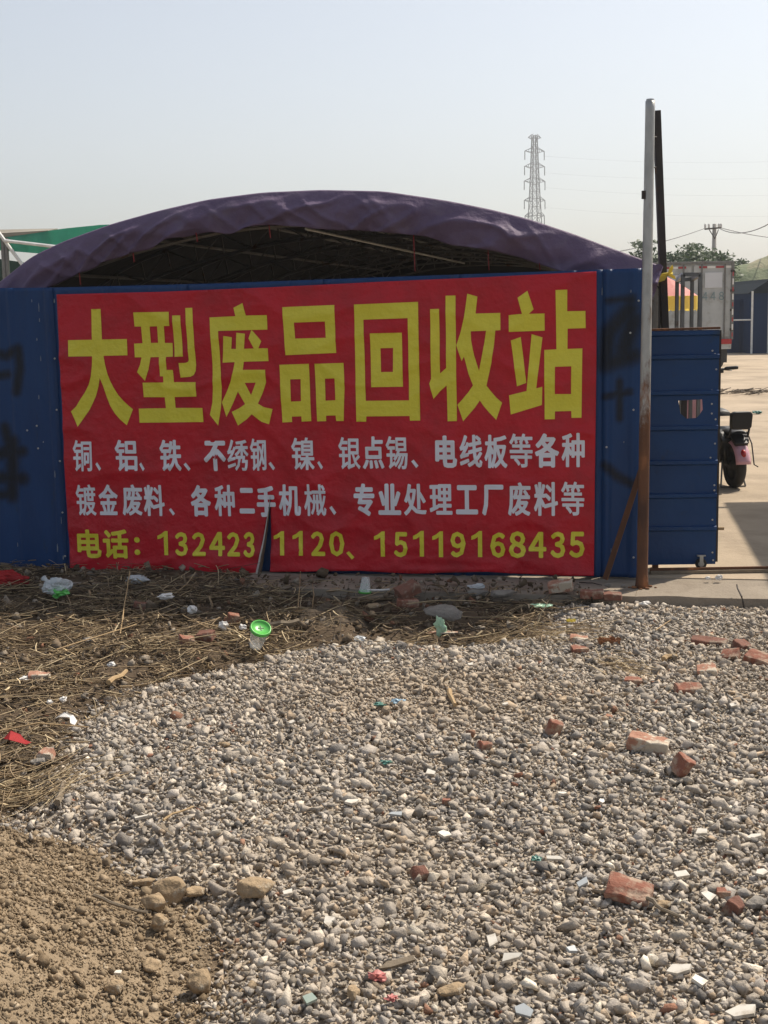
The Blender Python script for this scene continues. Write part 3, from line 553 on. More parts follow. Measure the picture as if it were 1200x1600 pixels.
def put(ch, x0, y0, x1, y1, m, dil=1.0):
    c = bz((x0 + x1) / 2, (y0 + y1) / 2); a = bz(x0, (y0 + y1) / 2); b = bz(x1, (y0 + y1) / 2); t = bz((x0 + x1) / 2, y0); d = bz((x0 + x1) / 2, y1); W = b[0] - a[0]; Hh = t[1] - d[1]
    ax = (b[1] - a[1]) / max(W, 1e-6) * 0.6; r_ = dil / 250.0; direct = ch in '1、'
    V, Fc = glyph(ch, 0.0); r_ = 0 if direct else r_
    uv = np.column_stack([(V[:, 0] - .5) * (W - 2 * r_), (V[:, 1] - .5) * (Hh - 2 * r_)])
    polys = []
    if direct: polys = [[tuple(q) for q in uv]]
    else:
        cnt = {}
        for f in Fc:
            polys.append([tuple(uv[i]) for i in f])
            for i in range(len(f)): e = tuple(sorted((f[i - 1], f[i]))); cnt[e] = cnt.get(e, 0) + 1
        for (i, j), k in cnt.items():
            if k != 1: continue
            p, q = Vector(uv[i]), Vector(uv[j]); dd = q - p
            if dd.length < 1e-7: continue
            e = dd.normalized() * r_ * 0.72; nn = Vector((-dd.y, dd.x)).normalized() * r_
            polys.append([tuple(v) for v in (p - e - nn * .6, p - nn, q - nn, q + e - nn * .6, q + e + nn * .6, q + nn, p + nn, p - e + nn * .6)])
    verts = []; faces = []
    for q in polys:
        if sum(q[i - 1][0] * q[i][1] - q[i][0] * q[i - 1][1] for i in range(len(q))) < 0: q = q[::-1]
        bb = len(verts); verts += [Vector(v) for v in q]; faces.append(list(range(bb, bb + len(q))))
    lo, hi = uv.min(0), uv.max(0)
    for xx in np.arange(lo[0] + 0.01, hi[0], 0.018):
        for zq in np.arange(lo[1] + 0.01, hi[1], 0.018): verts.append(Vector((xx, zq)))
    vo, eo, fo, ov, oe, of = geometry.delaunay_2d_cdt(verts, [], faces, 0, 2e-5)
    Q = np.array([v[:] for v in vo]); C_ = Q[np.array(fo)].mean(1); ok = np.zeros(len(C_), bool)
    for q in polys: ok |= inside(C_, q)
    tris = [t_ for t_, o_ in zip(fo, ok) if o_]
    Q = np.column_stack([c[0] + Q[:, 0], c[1] + Q[:, 1] + Q[:, 0] * ax])
    flat_part('letter', Q, tris, 0.0034, m, banner)
ZA, ZB, ZC = (100, 670, 4.286), (370, 670, 4.286), (640, 670, 4.138)
def zz(Z, a, b, c, d): return Z[0] + a / Z[2], Z[1] + b / Z[2], Z[0] + c / Z[2], Z[1] + d / Z[2]
ROWS_W = [('铜', ZA, 65, 75, 192, 283), ('、', ZA, 218, 222, 255, 280), ('铝', ZA, 347, 73, 492, 282), ('、', ZA, 507, 225, 543, 282), ('铁', ZA, 643, 73, 788, 282), ('、', ZA, 807, 225, 850, 282), ('不', ZA, 942, 80, 1087, 283),
 ('绣', ZA, 1095, 72, 1237, 280), ('钢', ZB, 92, 65, 198, 280), ('、', ZB, 215, 220, 257, 278), ('镍', ZB, 368, 58, 520, 275), ('、', ZB, 540, 215, 578, 272), ('银', ZB, 682, 55, 830, 270), ('点', ZB, 845, 50, 988, 268), ('锡', ZB, 1000, 48, 1145, 270),
 ('、', ZC, 12, 198, 60, 252), ('电', ZC, 167, 42, 308, 252), ('线', ZC, 325, 38, 472, 250), ('板', ZC, 485, 38, 633, 253), ('等', ZC, 645, 30, 797, 250), ('各', ZC, 812, 28, 967, 250), ('种', ZC, 983, 25, 1133, 247),
 ('镀', ZA, 85, 372, 217, 580), ('金', ZA, 235, 372, 362, 577), ('废', ZA, 392, 373, 527, 580), ('料', ZA, 537, 375, 675, 583), ('、', ZA, 705, 530, 745, 580), ('各', ZA, 850, 375, 985, 587), ('种', ZA, 1010, 375, 1145, 585), ('二', ZB, 18, 395, 120, 567),
 ('手', ZB, 135, 382, 262, 590), ('机', ZB, 283, 372, 430, 583), ('械', ZB, 452, 370, 600, 583), ('、', ZB, 622, 515, 668, 577), ('专', ZB, 785, 365, 925, 582), ('业', ZB, 950, 365, 1103, 575), ('处', ZB, 1122, 366, 1271, 578), ('理', ZC, 130, 357, 277, 555), ('工', ZC, 300, 363, 443, 553),
 ('厂', ZC, 470, 360, 608, 560), ('废', ZC, 637, 345, 783, 562), ('料', ZC, 805, 342, 960, 562), ('等', ZC, 980, 340, 1130, 560)]
for ch, Z, a, b, c, d in ROWS_W: put(ch, *zz(Z, a, b, c, d), M['white_print'], 0.75 if ch in '镀镍银锡铜钢绣等械' else (1.75 if ch in '不二工厂业各手专电、' else 1.15))
ROWS_Y = [('电', ZA, 95, 672, 257, 862), ('话', ZA, 268, 672, 437, 867), ('：', ZA, 475, 723, 515, 843), ('1', ZA, 632, 683, 702, 843), ('3', ZA, 748, 690, 833, 850), ('2', ZA, 862, 692, 952, 850), ('4', ZA, 975, 690, 1080, 850), ('2', ZA, 1095, 692, 1182, 852), ('3', ZB, 48, 690, 123, 860),
 ('1', ZB, 250, 685, 350, 845), ('1', ZB, 375, 683, 475, 847), ('2', ZB, 500, 685, 593, 850), ('0', ZB, 620, 683, 722, 853), ('、', ZB, 735, 818, 790, 873), ('1', ZB, 923, 685, 1025, 853), ('5', ZB, 1055, 690, 1147, 857),
 ('1', ZC, 25, 658, 125, 823), ('1', ZC, 148, 662, 247, 828), ('9', ZC, 265, 665, 363, 830), ('1', ZC, 400, 660, 500, 828), ('6', ZC, 522, 668, 620, 833), ('8', ZC, 643, 662, 753, 833), ('4', ZC, 770, 665, 885, 833), ('3', ZC, 912, 663, 1007, 833), ('5', ZC, 1033, 665, 1132, 833)]
for ch, Z, a, b, c, d in ROWS_Y:
    if ch == '1' and Z is ZA: c += 30
    if ch == '1': c = a + (c - a) * 0.70 if Z is not ZA else a + 70
    put(ch, *zz(Z, a, b, c, d), M['yellow'], 1.55)

# ================================================================== THE PURPLE ARCHED SHELTER
shed = empty('arched_tarp_shelter', FO, -FA, 'arched shelter with purple tarpaulin roof rising behind the blue fence', 'shelter')
SY = 0.16                                     # distance of its front behind the fence
OUT = [(-60, 490), (-40, 468), (0, 441), (50, 401), (100, 377), (175, 350), (250, 329), (325, 312), (410, 301), (500, 297), (600, 299), (700, 314), (765, 327), (825, 342), (900, 367), (950, 386), (1000, 404), (1036, 417)]
LOW = [(-60, 560), (-10, 500), (40, 468), (80, 447), (125, 425), (210, 392), (310, 367), (410, 357), (480, 355), (560, 357), (600, 361), (645, 367), (700, 380), (760, 390), (810, 402), (850, 414), (880, 422), (940, 446), (985, 468), (1020, 470)]
def spl(px, off, n):
    q = np.array([fen(a, b, off) for a, b in px]); t = np.concatenate([[0], np.cumsum(np.hypot(*np.diff(q, axis=0).T))]); t /= t[-1]; s = np.linspace(0, 1, n); return np.column_stack([np.interp(s, t, q[:, 0]), np.interp(s, t, q[:, 1])])
def smooth(a, k=5):
    for _ in range(k): a[1:-1] = 0.25 * a[:-2] + 0.5 * a[1:-1] + 0.25 * a[2:]
    return a
NA = 260; oc = smooth(spl(OUT, -SY, NA), 12); lc = smooth(spl(LOW, -SY, NA), 3)
V = []; NT = 26
for j in range(NT + 1):
    t = j / NT
    for i in range(NA):
        s = i / (NA - 1); a, b = oc[i], lc[i]; p_ = a * (1 - t) + b * t
        bulge = 0.07 * math.sin(min(1, t * 1.35) * math.pi * 0.5) - 0.05 * t ** 3
        V.append((p_[0], SY - bulge, p_[1]))
V = np.array(V); tt = np.repeat(np.linspace(0, 1, NT + 1), NA); ss = np.tile(np.linspace(0, 1, NA), NT + 1)
fold = 0
for k, (n1, sh, am, sd_) in enumerate([(26, 3.0, 0.030, 3), (40, -4.5, 0.020, 7), (70, 2.0, 0.010, 11)]):
    q = vnoise(ss * n1 + tt * sh * 0.6, tt * 1.3 + sh, 100 + sd_); fold = fold + am * ((1 - np.abs(2 * q - 1)) ** 3.2 - 0.25)
V[:, 1] -= fold * sstep(0.05, 0.5, tt) * 1.25
V[:, 2] += (vnoise(ss * 34, tt * 0 + 4, 88) - 0.5) * 0.035 * sstep(0.7, 1.0, tt)
idx = np.arange((NT + 1) * NA).reshape(NT + 1, NA); T = np.stack([idx[:-1, :-1].ravel(), idx[:-1, 1:].ravel(), idx[1:, 1:].ravel(), idx[1:, :-1].ravel()], 1)
o = link('front_valance', np_mesh('front_valance', V, T, None, True), M['purple'], shed); md = o.modifiers.new('s', 'SOLIDIFY'); md.thickness = 0.002
# roof sheet running back
DEPTH = 8.5; NR = 40; V = []; ocs = oc[::4]; nn = len(ocs)
for j in range(NR + 1):
    y = SY + DEPTH * j / NR
    for i in range(nn):
        sag = -0.035 * abs(math.sin(j / NR * math.pi * 6)) * (0.4 + 0.6 * math.sin(i / (nn - 1) * math.pi)) if j else 0
        V.append((ocs[i][0], y, ocs[i][1] + sag))
idx = np.arange((NR + 1) * nn).reshape(NR + 1, nn); T = np.stack([idx[:-1, :-1].ravel(), idx[:-1, 1:].ravel(), idx[1:, 1:].ravel(), idx[1:, :-1].ravel()], 1)
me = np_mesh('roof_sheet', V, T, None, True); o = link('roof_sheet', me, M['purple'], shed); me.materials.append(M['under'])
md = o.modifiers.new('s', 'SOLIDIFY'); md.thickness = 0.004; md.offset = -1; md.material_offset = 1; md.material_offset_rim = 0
# left side curtain, back curtain
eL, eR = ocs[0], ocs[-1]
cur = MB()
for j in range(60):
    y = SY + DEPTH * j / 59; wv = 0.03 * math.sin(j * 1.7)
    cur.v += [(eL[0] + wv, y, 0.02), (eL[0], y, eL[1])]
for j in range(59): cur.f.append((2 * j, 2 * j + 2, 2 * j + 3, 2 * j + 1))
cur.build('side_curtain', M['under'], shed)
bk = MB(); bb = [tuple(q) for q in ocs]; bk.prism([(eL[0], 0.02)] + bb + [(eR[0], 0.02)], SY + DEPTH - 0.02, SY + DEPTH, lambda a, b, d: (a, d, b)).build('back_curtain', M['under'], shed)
# right hand corner drape
dr = MB(); cpx = [(1000, 404), (1018, 410), (1036, 417)]; 
for j in range(9):
    t = j / 8
    for i in range(9):
        s = i / 8; u0, z0 = fen(1003 + 33 * s, 405 + 12 * s, -SY); z1 = fen(1018, 470, -SY)[1]
        dr.v.append((u0 - 0.06 * t * s, SY - 0.03 + 0.05 * math.sin(s * 7 + t) * t, z0 + (z1 - z0) * t * (1 - 0.35 * s) + 0.01 * math.sin(s * 9)))
for j in range(8):
    for i in range(8): b = j * 9 + i; dr.f.append((b, b + 1, b + 10, b + 9))
dr.build('corner_drape', M['purple'], shed, True)
# arched lattice frames
for k in range(7):
    y = SY + 0.10 + k * 1.35
    fr = MB(); inner = []
    for i in range(2, nn - 2, 3): inner.append(i)
    up_ = [(ocs[i][0], y, ocs[i][1] - 0.045) for i in inner]; dn = [(ocs[i][0] * 0.985, y, ocs[i][1] - 0.20) for i in inner]
    fr.tube(up_, 0.014, 5).tube(dn, 0.012, 5)
    for q, (a, b) in enumerate(zip(up_, dn)):
        fr.tube([a, b], 0.008, 4)
        if q + 1 < len(dn): fr.tube([b, up_[q + 1]] if q % 2 else [a, dn[q + 1]], 0.007, 4)
    fr.build('arch_frame', M['steel'], shed)
    for e, sg in ((eL, 1), (eR, -1)): MB().bar((e[0] + sg * 0.05, y, 0.0), (e[0] + sg * 0.05, y, e[1] - 0.03), 0.045).build('post', M['steel'], shed)
for i in (8, 17, 25, 32, 39, 47, 56):
    MB().tube([(ocs[i][0], SY + 0.08, ocs[i][1] - 0.075), (ocs[i][0], SY + DEPTH - 0.1, ocs[i][1] - 0.075)], 0.013, 6).build('purlin', M['steel'], shed)
for px, y0, y1 in ((647, 366, 424), (763, 389, 422), (843, 409, 422), (422, 357, 372), (209, 392, 410), (125, 423, 445), (308, 366, 378)):
    u, z0 = fen(px, y0, -SY); z1 = fen(px, y1, -SY)[1]; MB().bar((u, SY - 0.02, z0 + 0.02), (u + 0.004, SY - 0.01, z1), 0.005, 0.011).build('tie_strap', M['red'], shed)
# light steel brace seen under the valance
a = fen(478, 355, -SY - 0.1); b = Vector((a[0] + 0.05, SY + 6.5, a[1] - 0.02)); MB().tube([(a[0], SY + 0.1, a[1] - 0.01), b], 0.010, 6).build('purlin', M['galv'], shed)

# ================================================================== POLES AND PROP
def lean(name, top, bot, Y0, Y1, label, cat):
    pass
pb = ground(1003, 919, -0.01); pt = at(1016, 158, pb.y + 0.03)
pole = empty('galvanised_pole', pb, 0, 'tall round galvanised pole with rusty lower half at fence corner', 'pole')
d = pt - pb; mid = 0.385
def along(t): return d * t
pm = mat('weathered_pole', (0.50, 0.50, 0.47), (0.36, 0.36, 0.34), 14, 0.45, metal=0.4, c3=(0.26, 0.22, 0.18), c3scale=11, c3lo=0.58, c3hi=0.72, stretch=(1, 1, 0.5), bump=0.15)
_n = pm.node_tree.nodes; _l = pm.node_tree.links; _b = _n['Principled BSDF']; _old = _b.inputs['Base Color'].links[0].from_socket
def _nd(t, **k):
    x = _n.new(t)
    for a_, v_ in k.items(): setattr(x, a_, v_)
    return x
_tc = _nd('ShaderNodeTexCoord'); _sx = _nd('ShaderNodeSeparateXYZ'); _l.new(_tc.outputs['Object'], _sx.inputs[0])
_mp = _nd('ShaderNodeMapping'); _mp.inputs['Scale'].default_value = (1, 1, 0.35); _l.new(_tc.outputs['Object'], _mp.inputs[0])
_nz = _nd('ShaderNodeTexNoise'); _nz.inputs['Scale'].default_value = 16; _nz.inputs['Detail'].default_value = 7; _nz.inputs['Roughness'].default_value = 0.7; _l.new(_mp.outputs[0], _nz.inputs['Vector'])
_ad = _nd('ShaderNodeMath', operation='MULTIPLY_ADD'); _l.new(_nz.outputs['Fac'], _ad.inputs[0]); _ad.inputs[1].default_value = 1.3; _l.new(_sx.outputs['Z'], _ad.inputs[2])
_mr = _nd('ShaderNodeMapRange'); _mr.inputs[1].default_value = 1.88; _mr.inputs[2].default_value = 1.62; _l.new(_ad.outputs[0], _mr.inputs[0])
_n2 = _nd('ShaderNodeTexNoise'); _n2.inputs['Scale'].default_value = 9; _n2.inputs['Detail'].default_value = 6; _l.new(_mp.outputs[0], _n2.inputs['Vector'])
_rp = _nd('ShaderNodeValToRGB'); _rp.color_ramp.elements[0].position = 0.35; _rp.color_ramp.elements[0].color = (0.075, 0.036, 0.022, 1); _rp.color_ramp.elements[1].position = 0.72; _rp.color_ramp.elements[1].color = (0.40, 0.17, 0.07, 1); _e = _rp.color_ramp.elements.new(0.55); _e.color = (0.15, 0.065, 0.03, 1); _l.new(_n2.outputs['Fac'], _rp.inputs[0])
_mx = _nd('ShaderNodeMix', data_type='RGBA'); _l.new(_mr.outputs[0], _mx.inputs[0]); _l.new(_old, _mx.inputs[6]); _l.new(_rp.outputs[0], _mx.inputs[7]); _l.new(_mx.outputs[2], _b.inputs['Base Color'])
_rr = _nd('ShaderNodeMapRange'); _rr.inputs[3].default_value = 0.45; _rr.inputs[4].default_value = 0.9; _l.new(_mr.outputs[0], _rr.inputs[0]); _l.new(_rr.outputs[0], _b.inputs['Roughness'])
_mm = _nd('ShaderNodeMapRange'); _mm.inputs[3].default_value = 0.4; _mm.inputs[4].default_value = 0.0; _l.new(_mr.outputs[0], _mm.inputs[0]); _l.new(_mm.outputs[0], _b.inputs['Metallic'])
n_ = 60
MB().tube([along(i / n_) for i in range(n_ + 1)], [0.0325 - 0.006 * i / n_ + 0.0007 * random.random() + (0.008 * max(0, 1 - i / 2)) for i in range(n_ + 1)], 18).build('tube', pm, pole, True)
MB().tube([along(0.995), along(1.004)], [0.027, 0.022], 16).build('cap', M['galv'], pole)
MB().box(along(0.815) + Vector((-0.03, -0.01, 0)), (0.02, 0.02, 0.045)).build('bracket', M['darksteel'], pole)
for t in (0.93, 0.87): MB().tube([along(t) + Vector((0.022, 0.01, 0)), along(t) + Vector((0.04, 0.02, 0.0)), along(t) + Vector((0.045, 0.04, -0.03))], 0.005, 6).build('hook', M['darksteel'], pole)
fb = hulls(1, 20, 1, 0.8, 0.4, rng)[0]
for dx, dy, r_ in ((-0.05, -0.02, 0.022), (0.02, -0.05, 0.018), (0.05, 0.01, 0.016), (-0.02, -0.055, 0.014), (0.075, -0.02, 0.010), (-0.075, 0.0, 0.01)):
    me = np_mesh('rust_flake', fb[0] * r_ + np.array([dx, dy, 0.004 + r_ * 0.3]), fb[1]); link('rust_flake', me, M['rustflake'], pole)
# dark square post leaning behind it
Yd = 8.75; a = at(1026, 173, Yd); b = at(1039, 514, Yd); dirv = (b - a).normalized(); base = a + dirv * ((a.z - 0.0) / -dirv.z)
post = empty('dark_steel_post', base, 0, 'dark brown square steel post leaning behind the galvanised pole', 'post')
MB().bar((0, 0, 0), a - base, 0.046, 0.046, (0, 1, 0)).build('tube', M['darksteel'], post, bevel=0.003)
MB().box((0, 0, 0.004), (0.16, 0.16, 0.008)).build('base_plate', M['darksteel'], post)
rb = MB(); c0 = at(1041, 430, Yd - 0.05) - base
rb.tube([c0 + Vector((-.03, 0, 0)), c0 + Vector((0, -.035, .005)), c0 + Vector((.03, 0, 0.01)), c0 + Vector((0, .035, 0.005)), c0 + Vector((-.03, 0, 0))], 0.012, 6)
rib = empty('yellow_ribbon', c0 + base, 0, 'yellow ribbon knotted round the dark steel post', 'ribbon')
MB().tube([Vector((-.03, 0, 0)), Vector((0, -.04, .005)), Vector((.032, 0, 0.01)), Vector((0, .04, 0.005)), Vector((-.03, 0, 0))], 0.012, 6).build('band', M['parayellow'], rib, True)
for (dx, dz, w_) in ((-0.055, -0.03, 0.03), (0.035, 0.055, 0.022), (0.05, -0.015, 0.025)):
    q = MB(); q.prism([(0, 0), (dx * .5 - w_ * .4, dz * .5 + w_ * .5), (dx - w_ * .3, dz + w_ * .4), (dx, dz - w_ * .5), (dx * .5 + w_ * .3, dz * .5 - w_ * .6)], -0.045, -0.037, lambda a_, b_, e_: (a_, e_ - 0.2 * a_, b_)); q.build('tail', M['parayellow'], rib)
# rusty bar leaning against the fence
a = FM @ Vector((fen(1001, 735, 0.06)[0], -0.06, fen(1001, 735, 0.06)[1])); b = FM @ Vector((fen(945, 897, 0.10)[0], -0.10, 0.012))
prop = empty('prop_bar', b, 0, 'thin rusty steel bar leaning diagonally against the blue fence', 'bar')
pr = MB(); pr.bar((0, 0, 0), a - b, 0.030, 0.005, (0.3, 1, 0)); pr.build('long_leg', M['rust'], prop)
MB().bar(Vector((0.014, -0.014, 0)), a - b + Vector((0.014, -0.014, 0)), 0.005, 0.028, (0.3, 1, 0)).build('short_leg', M['rust'], prop)

# ================================================================== THE ROLLING GATE
gl = ground(1014, 889); gr_ = ground(1095, 893.5); gdir = Vector((math.cos(R(2)), -math.sin(R(2)), 0)); gp = at(1095, 893, 8.12); gp.z = 0
gate = empty('rolling_gate', (gp.x, gp.y, 0), -R(3), 'low blue ribbed sheet gate leaf on a castor beside the pole', 'gate')
GMI = (Matrix.Translation((gp.x, gp.y, 0)) @ Matrix.Rotation(-R(3), 4, 'Z')).inverted()
def gl_(px, py, off=0.0):
    p = at(px, py, gp.y - off)
    for _ in range(3):
        q = GMI @ p; p = at(px, py, p.y - (q.y + off))
    q = GMI @ p; return q.x, q.z
x0 = gl_(985, 700)[0]; x1 = gl_(1121, 700)[0]
def rib_y(py): return gl_(1070, py)[1]
zs = [rib_y(v) for v in (516, 553, 609, 664, 718, 770, 821, 879)]
hole = [gl_(*q) for q in [(1060, 626), (1097, 624), (1098, 640), (1093, 648), (1088, 653), (1072, 654), (1063, 646)]]
def strip(zt, zb, holes=()):
    prof = [(zt, 0.0), (zt - 0.006, -0.016), (zt - 0.026, -0.016), (zt - 0.036, 0.0), (zb - 0.012, 0.001)]
    m_ = MB()
    if not holes:
        n_ = 9
        for zq, yq in prof:
            for i in range(n_): t = i / (n_ - 1); xx = x0 + (x1 - x0) * t; m_.v.append((xx, yq + 0.004 * math.sin(zq * 17 + xx * 5), zq))
        for j in range(4):
            for i in range(n_ - 1): b = j * n_ + i; m_.f.append((b, b + 1, b + n_ + 1, b + n_))
        me = m_.mesh('panel')
    else:
        for zq, yq in prof[:4]:
            for xx in (x0, x1): m_.v.append((xx, yq, zq))
        for j in range(3): m_.f.append((2 * j, 2 * j + 1, 2 * j + 3, 2 * j + 2))
        zt2 = prof[3][0]; rect = [(x0, zt2), (x1, zt2), (x1, zb - 0.004), (x0, zb - 0.004)]
        P_, tr = cdt_fill([rect], [hole], 0.05)
        m_.add([(a, 0.0, b) for a, b in P_], tr); me = m_.mesh('panel')
        bm = bmesh.new(); bm.from_mesh(me); bmesh.ops.delete(bm, geom=[v for v in bm.verts if not v.link_faces], context='VERTS'); bmesh.ops.remove_doubles(bm, verts=bm.verts, dist=1e-5); bm.to_mesh(me); bm.free()
    o = link('panel', me, M['bluegate'], gate); md = o.modifiers.new('s', 'SOLIDIFY'); md.thickness = 0.0015; return o
for i in range(7):
    strip(zs[i] - 0.001, zs[i + 1], (1,) if i == 2 else ())
mz = lambda z: z
MB().bar((x0, 0.012, zs[0] + 0.004), (x1 + 0.005, 0.012, zs[0] + 0.010), 0.045, 0.014).build('top_rail', M['rust'], gate, bevel=0.002)
MB().bar((x1 + 0.002, 0.018, zs[-1]), (x1 + 0.002, 0.018, zs[0] - 0.004), 0.028, 0.006, (0, 1, 0)).build('edge_frame', M['darksteel'], gate)
MB().bar((x0, 0.02, zs[-1] + 0.02), (x1, 0.02, zs[-1] + 0.02), 0.03, 0.03).build('bottom_rail', M['darksteel'], gate)
for t in (0.15, 0.62): MB().bar((x0 + (x1 - x0) * t, 0.025, zs[-1] + 0.035), (x0 + (x1 - x0) * t, 0.025, zs[0] - 0.01), 0.03, 0.03, (0, 1, 0)).build('upright', M['darksteel'], gate)
for (sx, sy) in [(1113, 548), (1117, 553), (1112, 610), (1119, 577), (1112, 631), (1112, 646), (1118, 655), (1117, 668), (1117, 693), (1110, 715), (1116, 721), (1116, 758), (1116, 766), (1113, 774), (1113, 812), (1113, 823), (1113, 863), (1114, 875), (1103, 523), (1083, 556)]:
    u, z = gl_(sx, sy); MB().lathe([(0.006, 0), (0.006, 0.003), (0.0005, 0.005)], 7, Matrix.Translation((u, -0.003, z)) @ Matrix.Rotation(R(90), 4, 'X')).build('screw', M['galv'], gate)
wx, wz = gl_(1095, 886); wz = 0.034
cs = MB(); cs.lathe([(0.012, -0.012), (0.024, -0.014), (0.034, -0.012), (0.035, 0.0), (0.034, 0.012), (0.024, 0.014), (0.012, 0.012)], 24, Matrix.Translation((wx, 0.0, wz)) @ Matrix.Rotation(R(90), 4, 'X')); wh = cs.build('castor_wheel', M['rubber'], gate, True)
MB().lathe([(0.0005, -0.0165), (0.018, -0.0165), (0.018, 0.0165), (0.0005, 0.0165)], 16, Matrix.Translation((wx, 0.0, wz)) @ Matrix.Rotation(R(90), 4, 'X')).build('hub', M['galv'], wh)
fk = MB(); fk.box((wx, -0.021, wz + 0.022), (0.022, 0.004, 0.062)).box((wx, 0.021, wz + 0.022), (0.022, 0.004, 0.062)).box((wx, 0, wz + 0.053), (0.05, 0.05, 0.006)); fk.build('castor_fork', M['galv'], gate)
lx = gl_(1026, 885)[0]; MB().box((lx, 0.06, 0.035), (0.035, 0.035, 0.10)).build('support_leg', M['rust'], gate)
px_, pz_ = gl_(1127, 827); MB().bar((x1 - 0.12, 0.05, pz_), (px_ + 0.026, 0.05, pz_ - 0.004), 0.017, 0.017).build('latch_bar', M['wood'], gate)
# rail on the ground
ra = ground(1016, 897, 0.0); rb_ = ra + Vector((3.2, -0.10, 0))
rail = empty('gate_rail', ra, 0, 'steel angle rail lying on concrete under the gate', 'rail')
MB().bar((0, 0, 0.012), (3.2, -0.06, 0.012), 0.045, 0.018).build('flat_bar', M['oldwood'], rail)
MB().bar((0, 0.0, 0.029), (3.2, -0.06, 0.029), 0.012, 0.016).build('ridge', M['rust'], rail)

# ================================================================== BEHIND THE GATE
# four legged narrow steel stand
def frame_stand():
    Y = 10.2; base_ = at(1076, 700, Y); o = empty('steel_stand', (base_.x, Y, 0), 0, 'tall narrow grey steel frame with four legs behind the gate', 'steel frame')
    pts = {}
    for k, (px, py, dy) in enumerate([(1058, 438, 0.55), (1067, 429, 0.0), (1081.5, 436, 0.55), (1094, 429, 0.0)]):
        p_ = at(px, py, Y + dy); x, y, z = p_.x - base_.x, dy, p_.z; pts[k] = (x, y, z)
        MB().bar((x, y, 0), (x, y, z), 0.026, 0.026, (0, 1, 0)).build('leg', M['steel'], o)
    for a, b in ((1, 3), (0, 2), (0, 1), (2, 3)):
        A, B = Vector(pts[a]), Vector(pts[b]); MB().bar(A, B, 0.026, 0.030).build('top_bar', M['steel' if (a, b) != (0, 1) else 'whitepipe'], o)
    for a, b in ((1, 3), (0, 2)):
        A, B = Vector(pts[a]), Vector(pts[b]); A.z = B.z = 0.35; MB().bar(A, B, 0.022, 0.022).build('cross_bar', M['steel'], o)
frame_stand()
# grey post of the shelter corner seen above the gate is part of the shelter's own frame

